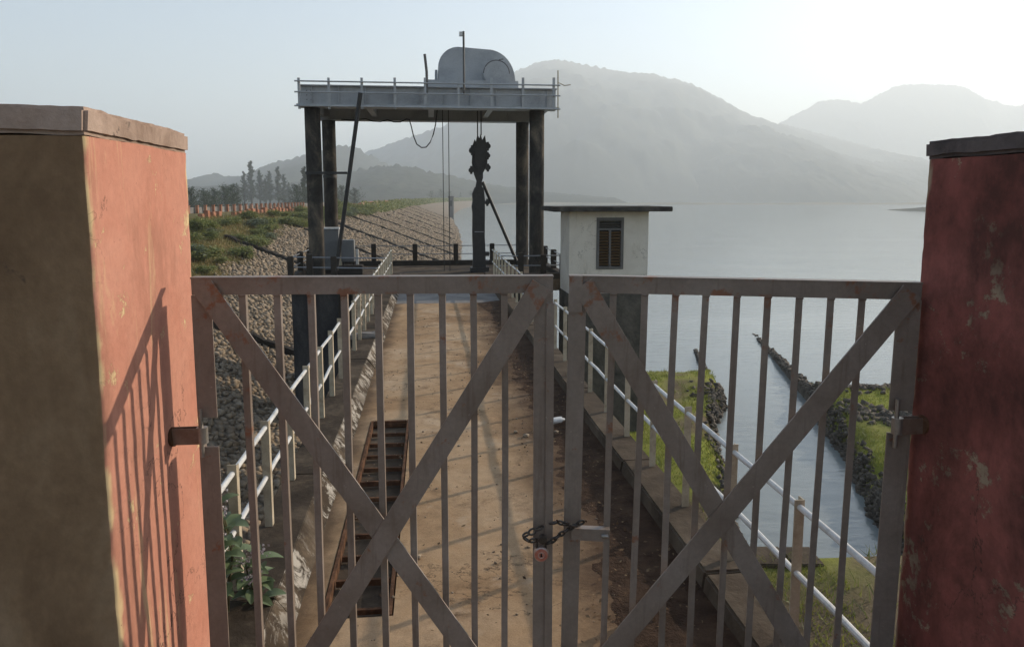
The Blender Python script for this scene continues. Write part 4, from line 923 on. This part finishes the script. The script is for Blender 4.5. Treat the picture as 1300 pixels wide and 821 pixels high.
# ------------------------------------------------------------------ lifting stem hanging from the hoist
SV = 24.4
def S(x_, y_): return at_v(x_, y_, SV)
ls = thing('lifting_stem', 'black tarred lifting stem with a pulley block hanging from the gantry', 'lifting stem', W(0, 0, 0), TH)
for x_ in (606.3, 610.8): a = S(x_, 172); part('rope', MB().tube([a, (a[0], SV, zb + .15)], .022, 6), M['cable'], ls)
def outline(pts, d): return MB().prism([(S(*p)[0], S(*p)[2]) for p in pts], 'y', SV - d, SV + d)
part('block_plate', outline([(600, 184), (602.5, 177), (604, 181), (606, 171), (608.5, 176), (610, 170), (612, 178), (615.5, 172), (617, 182), (618.5, 188), (618.5, 207), (616, 214), (613, 220), (613, 226), (611, 232), (612, 238), (603.5, 238), (605, 230), (602, 222), (600.5, 216), (599, 207)], .09), M['black'], ls)
part('block_cheek', outline([(602, 186), (605, 180), (614, 180), (617, 188), (616, 206), (612, 214), (604, 214), (601, 206)], .20), M['black'], ls, bevel=.02)
for (x_, y_, r_) in ((599.5, 191, 3), (619, 186, 2.6), (598.2, 216, 2.4), (619.3, 213, 2.4), (619, 198, 2.2), (618.5, 257, 2.2)):
    c = S(x_, y_); rr_ = r_ * 26 / FPX; part('sheave', MB().tube([(c[0], SV - .16, c[2]), (c[0], SV + .16, c[2])], rr_ * 1.3, 10), M['black'], ls); part('pin', MB().box(c[0] - rr_ * .5, c[0] + rr_ * .5, SV - .12, SV + .12, c[2] - rr_ * 1.9, c[2] + rr_ * 1.9), M['black'], ls)
stem = [(602.5, 238), (613.5, 238), (614.5, 246), (615.3, 255), (615, 300), (616, 320), (616.5, 352), (600, 352), (600.5, 320), (599.6, 300), (599.8, 270), (598.8, 262), (600, 254), (599.3, 246)]
part('stem_bar', outline(stem, .16), M['black'], ls)
for y_ in (322, 333, 341): c = S(618, y_); part('tooth', MB().box(c[0] - .05, c[0] + .07, SV - .14, SV + .14, c[2] - .07, c[2] + .07), M['black'], ls)
a = S(606, 294); part('pale_mark', MB().box(a[0] - .1, a[0] + .2, SV - .164, SV - .161, a[2] - .012, a[2] + .012), M['wire'], ls)
a = S(612.5, 231); b = at_v(656, 332, SV + .3); part('stay_pole', MB().tube([a, b], .055, 8), M['black'], ls)
part('stem_foot', MB().box(S(597, 343)[0], S(619, 343)[0], SV - .3, SV + .3, PZ + .002, PZ + .16), M['black'], ls)

# ------------------------------------------------------------------ electrical cabinets on the platform
c0 = at_v(421, 335, 24.6); cb = thing('electrical_cabinet', 'tall grey steel electrical cabinet behind the left front column', 'cabinet', W(c0[0], 24.6, PZ), TH)
part('body', MB().box(-.38, .27, -.2, .25, .12, 1.45), M['cabinet'], cb, bevel=.012); part('cap', MB().box(-.42, .31, -.24, .29, 1.451, 1.50), M['rail'], cb); part('plinth', MB().box(-.36, .25, -.18, .23, .0, .119), M['dwood'], cb)
part('door', MB().box(-.34, .23, -.222, -.2025, .18, 1.39), M['cabinet'], cb, bevel=.005)
c0 = at_v(441, 335, 24.1); cb = thing('control_box', 'small grey control box on a dark stand beside the leaning black pipe', 'control box', W(c0[0], 24.1, PZ), TH)
part('box', MB().box(-.17, .24, -.16, .2, .42, 1.12), M['cabinet'], cb, bevel=.012); part('door', MB().box(-.14, .21, -.181, -.1625, .47, 1.07), M['cabinet'], cb); part('side_panel', MB().box(-.235, -.172, -.2, .22, .05, 1.15), M['post'], cb)
for uu in (-.13, .2): part('leg', MB().box(uu - .03, uu + .03, -.03, .03, 0, .419), M['dwood'], cb)
part('stand', MB().box(-.3, .5, -.25, .3, .0005, .30), M['dwood'], cb, bevel=.02)

# ------------------------------------------------------------------ valve hut
HU0, HV0, HWD, HDP = 3.9, 20.2, 2.28, 1.40
hut = thing('hut', 'small whitewashed hut with a flat dark roof and louvred window on a tall mouldy base', 'hut', W(HU0, HV0, 0), TH)
zf = -.33; ztop = at_v(770, 268.5, HV0)[2]
w0, w1 = .845 - .04, 1.57 - .04; wz1 = at_v(770, 277.5, HV0)[2]; wz0 = at_v(770, 340.5, HV0)[2]
t_ = .16
def jm(mb, *args, **k): return part(*args, **k)
part('wall', MB().box(0, w0, 0, t_, zf, ztop).box(w1, HWD, 0, t_, zf, ztop).box(w0, w1, 0, t_, wz1, ztop).box(w0, w1, 0, t_, zf, wz0), M['hutwall'], hut)
part('wall', MB().box(0, t_, t_ + .0015, HDP, zf, ztop), M['hutwall'], hut); part('wall', MB().box(HWD - t_, HWD, t_ + .0015, HDP, zf, ztop), M['hutwall'], hut); part('wall', MB().box(t_ + .001, HWD - t_ - .001, HDP - t_, HDP, zf, ztop), M['hutwall'], hut)
part('roof', MB().box(-.52, HWD + .56, -.42, HDP + .42, ztop + .001, ztop + .14), M['hutroof'], hut, bevel=.015, subdiv=6, jitter=.008, jscale=3)
part('base', MB().box(-.03, HWD - .02, -.03, HDP + .03, -7.0, zf - .001), M['hutbase'], hut, subdiv=6, jitter=.015, jscale=2)
wi = part('window', MB().box(w0 - .03, w0 + .05, -.022, .10, wz0 - .03, wz1 + .03).box(w1 - .05, w1 + .03, -.022, .10, wz0 - .03, wz1 + .03).box(w0 + .051, w1 - .051, -.02, .10, wz1 - .05, wz1 + .029).box(w0 + .051, w1 - .051, -.02, .10, wz0 - .029, wz0 + .05), M['frame'], hut)
wm_ = (w0 + w1) / 2; tz = wz1 - .30
part('mullion', MB().box(wm_ - .028, wm_ + .028, -.018, .09, wz0 + .051, tz - .03), M['frame'], wi); part('transom', MB().box(w0 + .051, w1 - .051, -.019, .09, tz - .03 + .001, tz + .03), M['frame'], wi)
for (a, b) in ((w0 + .051, wm_ - .029), (wm_ + .029, w1 - .051)):
    z = wz0 + .10
    while z < tz - .05: part('slat', MB().bar((a, .035, z), (b, .035, z), .085, .010, (0, .62, .78)), M['shutter'], wi); z += .082
z = tz + .07
while z < wz1 - .05: part('slat', MB().bar((w0 + .051, .035, z), (w1 - .051, .035, z), .075, .010, (0, .62, .78)), M['frame'], wi); z += .075
part('backing', MB().box(w0, w1, .11, .13, wz0, wz1), M['dark'], wi)
pts = [W(3.35, CF - .28, 2.6), W(3.55, CF - .9, 2.05), W(3.75, CF - 1.2, 1.75), W(3.93, CF - 1.45, 1.62)]

# ------------------------------------------------------------------ gate pillars
def pillar(u0, u1, v0, v1, zc, ch, inner, label, capm, inner_mat, front_mat, z0=-1.5):
    t = thing('gate_pillar', label, 'pillar', W((u0 + u1) / 2, (v0 + v1) / 2, 0), TH)
    a, d = (u1 - u0) / 2, (v1 - v0) / 2
    rc = .012; per = []
    def side(p, q, k): return [(p[0] + (q[0] - p[0]) * i / k, p[1] + (q[1] - p[1]) * i / k) for i in range(k + 1)]
    cs = [(a - rc, -d + rc, -90), (a - rc, d - rc, 0), (-a + rc, d - rc, 90), (-a + rc, -d + rc, 180)]
    for k in range(4):
        cx_, cy_, a0 = cs[k]; arc = [(cx_ + rc * math.cos(R(a0 + t)), cy_ + rc * math.sin(R(a0 + t))) for t in (0, 30, 60, 90)]
        nx = cs[(k + 1) % 4]; nxt = (nx[0] + rc * math.cos(R(nx[2])), nx[1] + rc * math.sin(R(nx[2])))
        per += arc[:-1] + side(arc[-1], nxt, 60)[:-1]
    per = np.array(per); npn = len(per); zs_ = np.linspace(z0, zc - ch, 190); V, ed = [], []
    for z_ in zs_:
        for (x_, y_) in per:
            v = Vector((x_, y_, z_)); e_ = max(0.0, 1 - math.hypot(a - abs(x_), d - abs(y_)) / .035)
            n3 = mnoise.noise_vector(v * 2.2) * .004 + mnoise.noise_vector(v * 9) * .0016 + mnoise.noise_vector(v * 31) * .0006
            n3 -= Vector((math.copysign(1, x_), math.copysign(1, y_), 0)) * e_ * (.004 + .006 * max(0, mnoise.noise(v * 11)))
            V.append(tuple(v + n3)); wv = e_ + .85 * mnoise.noise(v * 5) + .5 * mnoise.noise(v * 19); ed.append(max(0.0, min(1.0, (wv - .5) * 3)) if e_ > 0 else 0.0)
    i_ = np.arange(len(V)).reshape(len(zs_), npn); F = np.stack([i_[:-1], np.roll(i_, -1, 1)[:-1], np.roll(i_, -1, 1)[1:], i_[1:]], -1).reshape(-1, 4)
    me = nmesh('shaft', V, F, inner_mat); me.materials.append(front_mat)
    ca = me.color_attributes.new('worn', 'FLOAT_COLOR', 'POINT'); ca.data.foreach_set('color', np.repeat(np.array(ed, np.float32)[:, None], 4, 1).ravel())
    mi = np.zeros(len(me.polygons), np.int32); nn = np.zeros(len(me.polygons) * 3, np.float32); me.polygons.foreach_get('normal', nn); nn = nn.reshape(-1, 3)
    mi[~((np.abs(nn[:, 0]) > .55) & (nn[:, 0] * inner > 0))] = 1; me.polygons.foreach_set('material_index', mi); me.polygons.foreach_set('use_smooth', np.ones(len(mi), bool))
    link('shaft', me, None, t)
    cp = MB().box(-a - .008, a + .006, -d - .008, d + .008, zc - ch + .002, zc).mesh('coping', bevel=.012)
    bm = bmesh.new(); bm.from_mesh(cp); bmesh.ops.subdivide_edges(bm, edges=[e for e in bm.edges if e.calc_length() > .3], cuts=30, use_grid_fill=True)
    for v in bm.verts: v.co += mnoise.noise_vector(v.co * 5 + Vector((3, 1, 2))) * .005 + mnoise.noise_vector(v.co * 19) * .004
    for f in bm.faces: f.smooth = True
    bm.to_mesh(cp); bm.free()
    try: cp.set_sharp_from_angle(angle=R(35))
    except Exception: pass
    link('coping', cp, capm, t); return t
LPU, LV0, LV1 = -0.964, 2.215, 3.10
lp = pillar(LPU - .88, LPU, LV0, LV1, 2.655, .082, 1, 'salmon painted gate pillar with bare brown front and a rusty hinge strap', M['cap'], M['pink'], M['plaster'])
q = at_y(1176, 203, 2.72); RPU = UV(q)[0]; rv1 = UV(q)[1]; rz = at_y(1176, 180, 2.72).z
rp = pillar(RPU, RPU + .88, rv1 - .90, rv1, rz, rz - q.z, -1, 'dark red gate pillar with peeling mouldy paint', M['capdark'], M['red'], M['red'])

# ------------------------------------------------------------------ the gate: two chained leaves
def leaf(P0, P1, label, bars_px, ztop, zbot, hinge_left, roll=0.0, hinge_gap=None, cross_px=None):
    """local x runs along the leaf from P0 (left end) to P1, y away from the camera, z up from the bottom rail"""
    P0 = Vector((*P0, 0)); P1 = Vector((*P1, 0)); d = P1 - P0; Lx = d.length; ang = math.atan2(d.y, d.x)
    t = thing('gate_leaf', label, 'gate', (P0.x, P0.y, zbot), 0, 'leaves of the chained gate'); t.rotation_euler = (0, roll, ang)
    H = ztop - zbot
    def local(px, py):
        r = Vector(ray(px, py)); nrm = Vector((-math.sin(ang), math.cos(ang), 0)); k = nrm.dot(P0) / nrm.dot(r); h = r * k
        x, z = (h - P0).dot(d.normalized()), h.z + EYE - zbot
        c, s = math.cos(-roll), math.sin(-roll); return x * c + z * s, -x * s + z * c
    m_ = M['gate']
    part('top_rail', MB().box(.0, Lx, -.004, .003, H - .063, H - .004).box(-.002, Lx + .002, -.006, .045, H - .0038, H + .002), m_, t, jitter=.0012, jscale=3)
    part('bottom_rail', MB().box(.0, Lx, -.004, .003, 0, .06).box(0, Lx, .0032, .045, .0, .006), m_, t)
    pw = .072
    def post(x0, x1, gap, name, inner):
        segs = [(0.0, H - .064)] if gap is None else [(0.0, gap[0]), (gap[1], H - .064)]
        for (a, b) in segs:
            mb = MB().box(x0, x1, -.0105, -.0045, a, b)
            xs_ = x0 if inner else x1 - .006
            mb.box(xs_, xs_ + .006, -.0043, .050, a, b)
            part(name, mb, m_, t, jitter=.001, jscale=4)
    hp0, hp1 = (0.0, pw) if hinge_left else (Lx - pw - .014, Lx)
    mp0, mp1 = (Lx - .072, Lx) if hinge_left else (0.0, .066)
    post(hp0, hp1, hinge_gap, 'hinge_post', hinge_left); post(mp0, mp1, None, 'meeting_post', not hinge_left)
    if hinge_left: part('meeting_strip', MB().box(Lx - .026, Lx + .004, -.019, -.0107, 0.02, H - .10), m_, t)
    else: part('meeting_cap', MB().box(.0, .050, -.020, -.0107, H - .135, H + .001), m_, t)
    for px in bars_px:
        x, z = local(px, 400)
        jx = random.uniform(-.003, .003)
        bmb = MB(); b1, b2 = random.uniform(-.0035, .0035), random.uniform(-.003, .003); K = 10
        for q_ in range(K):
            za, zb_ = .061 + (H - .125) * q_ / K, .061 + (H - .125) * (q_ + 1) / K; f_ = lambda z_: b1 * math.sin(math.pi * z_ / H) + b2 * math.sin(2 * math.pi * z_ / H)
            xa_, xb_ = x + f_(za), x + f_(zb_)
            for (l_, r_, y0_, y1_) in ((-.0125, .0125, .0035, .0085), (.0075, .0125, .0087, .028)):
                bmb.add([(xa_ + l_, y0_, za), (xa_ + r_, y0_, za), (xa_ + r_, y1_, za), (xa_ + l_, y1_, za), (xb_ + l_, y0_, zb_), (xb_ + r_, y0_, zb_), (xb_ + r_, y1_, zb_), (xb_ + l_, y1_, zb_)], [(0, 1, 5, 4), (1, 2, 6, 5), (2, 3, 7, 6), (3, 0, 4, 7)] + ([(4, 5, 6, 7)] if q_ == K - 1 else []))
        bo = part('bar', bmb, m_, t)
        part('weld', MB().tube([(x - .013, .002, H - .0655), (x, .0005, H - .067), (x + .013, .002, H - .0655)], .0045, 6), m_, bo, jitter=.0012, jscale=60)
    x0, z0 = local(*cross_px); zt_ = H - .03; xa, xb = hp0 + .045 if hinge_left else mp0 + .05, mp1 - .045 if hinge_left else hp1 - .045
    for k, xc in enumerate((xa, xb)):
        dx, dz = x0 - xc, z0 - zt_; f = (zt_ - .03) / (zt_ - z0); yb = -.0175 - .0095 * k
        part('brace', MB().bar((xc, yb, zt_), (xc + dx * f, yb, zt_ + dz * f), .080, .009, (0, 1, 0)), m_, t, jitter=.0008, jscale=3)
    return t, Lx, H, local
ZT_L = at_y(470, 352, 2.68).z; ZB = 0.10
a = at_y(243, 360, 2.66); b = at_y(702, 360, 2.72)
hz_ = (at_y(258, 566, 2.66).z - ZB, at_y(258, 529, 2.66).z - ZB)
leafL, LxL, HL, locL = leaf((a.x, 2.66), (b.x, 2.72), 'left gate leaf hinged on the salmon pillar, brown bars with crossed braces', (308, 352, 395, 437, 480, 521, 561.5, 601, 640), ZT_L, ZB, True, 0.0, hz_, (489, 679))
a = at_y(714, 360, 2.745); b = at_y(1161, 360, 2.66); ZT_R = at_y(722, 350, 2.745).z
hz2 = (at_y(1140, 548, 2.66).z - ZB + .015, at_y(1140, 520, 2.66).z - ZB + .015)
leafR, LxR, HR, locR = leaf((a.x, 2.745), (b.x, 2.66), 'gate leaf hinged on the dark red pillar, brown bars and welded latch plate', (778, 818, 857, 895.5, 935, 974, 1014, 1054, 1094), ZT_R, ZB, False, R(0.75), hz2, (914, 655))
leafL['label'] = 'brown barred gate leaf hinged on the salmon pillar, holding the padlock'
x0, z0 = locR(706, 668); x1, z1 = locR(772, 676)
lt = part('latch_plate', MB().box(.03, x1, -.030, -.0215, z1 - .022, z1 + .022).box(.03, x1 + .004, -.032, .0, z1 + .0222, z1 + .027), M['gate'], leafR)
part('latch_bolt', MB().tube([(x1 - .028, -.0385, z1 + .004), (x1 - .002, -.0385, z1 + .004)], .009, 10), M['steel'], lt, smooth=True)

# hinge hardware set in the pillars (in the pillar's own frame)
def hinge(p, side, px_pin, py, Dpin, ulocal, label):
    pin = at_y(px_pin, py, Dpin - .022); inv = Matrix.Rotation(-TH, 4, 'Z'); L_ = inv @ (Vector((pin.x, pin.y, pin.z)) - p.location)
    fx = ulocal
    st = part('hinge_strap', MB().box(min(fx - side * .05, L_.x), max(fx - side * .05, L_.x), L_.y - .006 - .012, L_.y - .012, L_.z - .030, L_.z + .030).box(min(fx - side * .05, L_.x), max(fx - side * .05, L_.x), L_.y + .012, L_.y + .018, L_.z - .030, L_.z + .030), M['rustlit'], p, bevel=.001)
    part('collar', MB().tube([(L_.x, L_.y, L_.z - .030), (L_.x, L_.y, L_.z + .030)], .0205, 16), M['steel'], st, smooth=True)
    part('hinge_pin', MB().tube([(L_.x - .004, L_.y, L_.z - .085), (L_.x - .004, L_.y, L_.z + .10)], .0085, 10), M['steel'], st, smooth=True)
    part('boss', MB().tube([(fx - side * .02, L_.y - .004, L_.z), (fx + side * .010, L_.y - .004, L_.z)], .036, 12), M['rust'], p, jitter=.006, jscale=20, smooth=True)
hinge(lp, 1, 257, 552, 2.652, .44, '')
hinge(rp, -1, 1139, 540, 2.652, -.44, '')

# ------------------------------------------------------------------ chain and padlock
ch = thing('chain', 'dark iron chain looped round the two meeting posts of the gate', 'chain', (0, 0, 0))
def chain_run(pts, ll=.030):
    P = [at_y(*p) for p in pts]; seg = []; 
    for a, b in zip(P[:-1], P[1:]):
        n_ = max(1, round((b - a).length / (ll * .78)))
        for i in range(n_): seg.append((a + (b - a) * (i + .5) / n_, (b - a).normalized()))
    for k, (c, d) in enumerate(seg):
        ref = Vector((0, -1, 0)); s1 = d.cross(ref).normalized(); nrm = d.cross(s1)
        ang = R(25) if k % 2 else R(80); s = (s1 * math.cos(ang) + nrm * math.sin(ang)); M3 = Matrix((d, s, d.cross(s))).transposed()
        part('link', MB().torus(c, M3, ll * .5, ll * .33, .0042, 12, 6), M['chain'], ch, smooth=True)
YF = 2.672
chain_run([(690, 668, YF), (680, 672, YF), (671, 677, YF), (664.5, 679, YF + .01)]); chain_run([(665, 682, YF + .015), (672, 687, YF), (682, 684, YF - .005), (692, 684, YF - .01)])
chain_run([(693, 690, YF - .01), (700, 687, YF - .01), (710, 679, YF), (722, 671, YF), (733, 664.5, YF), (741, 661.5, YF)])
chain_run([(697, 664, YF + .03), (708, 662.5, YF + .035), (716, 664, YF + .02), (724, 666, YF - .012), (733, 667, YF - .012)])
pk = thing('padlock', 'round pinkish rusty padlock hanging from the gate chain', 'padlock', at_y(687, 702, YF - .025))
r_ = .0285
part('body', MB().tube([(0, -.014, 0), (0, .016, 0)], r_, 28), M['lockrim'], pk, bevel=.003, smooth=True)
part('face', MB().tube([(0, -.0158, 0), (0, -.0142, 0)], r_ * .86, 24), M['lockface'], pk, smooth=True)
part('keyhole', MB().prism([(-.004, -.006), (.004, -.006), (.002, .008), (-.002, .008)], 'y', -.0172, -.016), M['dark'], pk)
part('key_ring', MB().torus((0, -.0165, 0), Matrix.Rotation(R(90), 3, 'X'), .011, .011, .0018, 14, 5), M['lockrim'], pk)
part('shackle', MB().tube([(-.017, .001, r_ * .7), (-.016, .001, r_ + .014), (-.008, .001, r_ + .026), (.003, .001, r_ + .029), (.013, .001, r_ + .022), (.017, .001, r_ + .008), (.017, .001, r_ * .7)], .0048, 8), M['chain'], pk, smooth=True)
part('old_lock', MB().tube([(.006, -.016, r_ + .030), (.006, .012, r_ + .030)], .016, 14), M['chain'], pk, bevel=.002, smooth=True)

# ------------------------------------------------------------------ milkweed growing by the left railing
def milkweed(base, stems, label, seed):
    rr = random.Random(seed); t = thing('milkweed_plant', label, 'plant', base)
    for k, (tip) in enumerate(stems):
        tip = Vector(tip) - Vector(base); mid = tip * .55 + Vector((rr.uniform(-.05, .05), rr.uniform(-.05, .05), .03))
        part('stem', MB().tube([(0, 0, -.3), mid * .5, mid, tip], .009, 7, r2=.004), M['stem'], t, smooth=True)
        for j in range(9):
            f = .35 + .65 * j / 8; c = (mid * (f / .55) if f < .55 else mid + (tip - mid) * ((f - .55) / .45)); a = j * 1.9 + rr.uniform(-.3, .3) + k
            L = rr.uniform(.10, .16); w = L * .30; d = Vector((math.cos(a), math.sin(a), rr.uniform(.1, .75))).normalized(); s = d.cross(Vector((0, 0, 1))).normalized(); nn = s.cross(d).normalized(); mb = MB(); rows = 7
            for i in range(rows):
                u_ = i / (rows - 1); ww = w * math.sin(math.pi * (u_ * .88 + .08)) ** .8; p = c + d * L * u_ - Vector((0, 0, 1)) * L * .35 * u_ * u_
                mb.v += [p - s * ww + nn * ww * .35, p - nn * .002, p + s * ww + nn * ww * .35]
                if i: q_ = (i - 1) * 3; mb.f += [(q_, q_ + 1, q_ + 4, q_ + 3), (q_ + 1, q_ + 2, q_ + 5, q_ + 4)]
            part('leaf', mb, M['weed'], t, smooth=True)
        fl_ = MB()
        for i in range(34):
            p = tip + Vector((rr.gauss(0, .022), rr.gauss(0, .022), rr.gauss(.015, .016))); r0 = rr.uniform(.005, .009)
            a = Vector((rr.gauss(0, 1), rr.gauss(0, 1), rr.gauss(0, 1))).normalized(); b_ = a.orthogonal().normalized(); c_ = a.cross(b_)
            fl_.add([p - b_ * r0, p - c_ * r0, p + b_ * r0, p + c_ * r0, p + a * r0], [(0, 1, 4), (1, 2, 4), (2, 3, 4), (3, 0, 4)])
        tag(part('flower_cluster', fl_, M['flower'], t), kind='stuff')
def atd(px, py, y): return tuple(at_y(px, py, y))
milkweed(tuple(at_y(285, 790, 3.75)), [atd(276, 628, 3.75), atd(281, 650, 3.65), atd(268, 655, 3.8), atd(283, 682, 3.6), atd(272, 700, 3.6)], 'milkweed with broad leaves and pale purple flowers beside the salmon pillar', 2)
milkweed(tuple(at_y(330, 800, 3.9)), [atd(327, 703, 3.8), atd(312, 715, 3.8), atd(318, 735, 3.75)], 'smaller flowering milkweed by the first cream posts of the limewashed kerb railing', 5)
for k, (px, py, z_) in enumerate(((985, 690, -1.2), (960, 640, -2.6), (1008, 712, -1.0))):
    q = at_y(px, py, (9.5, 11.5, 8.5)[k]); s = .5
    shrub(q.x, q.y, .42, k, 'small leafy weed on the bank below the railing by the water channel', 'weeds below the railing by the channel')

# matt, dusty surfaces hardly shine
for m in bpy.data.materials:
    if m.use_nodes:
        for nd in m.node_tree.nodes:
            if nd.type == 'BSDF_PRINCIPLED' and nd.inputs['Roughness'].default_value >= 0.8: nd.inputs['Specular IOR Level'].default_value = 0.12
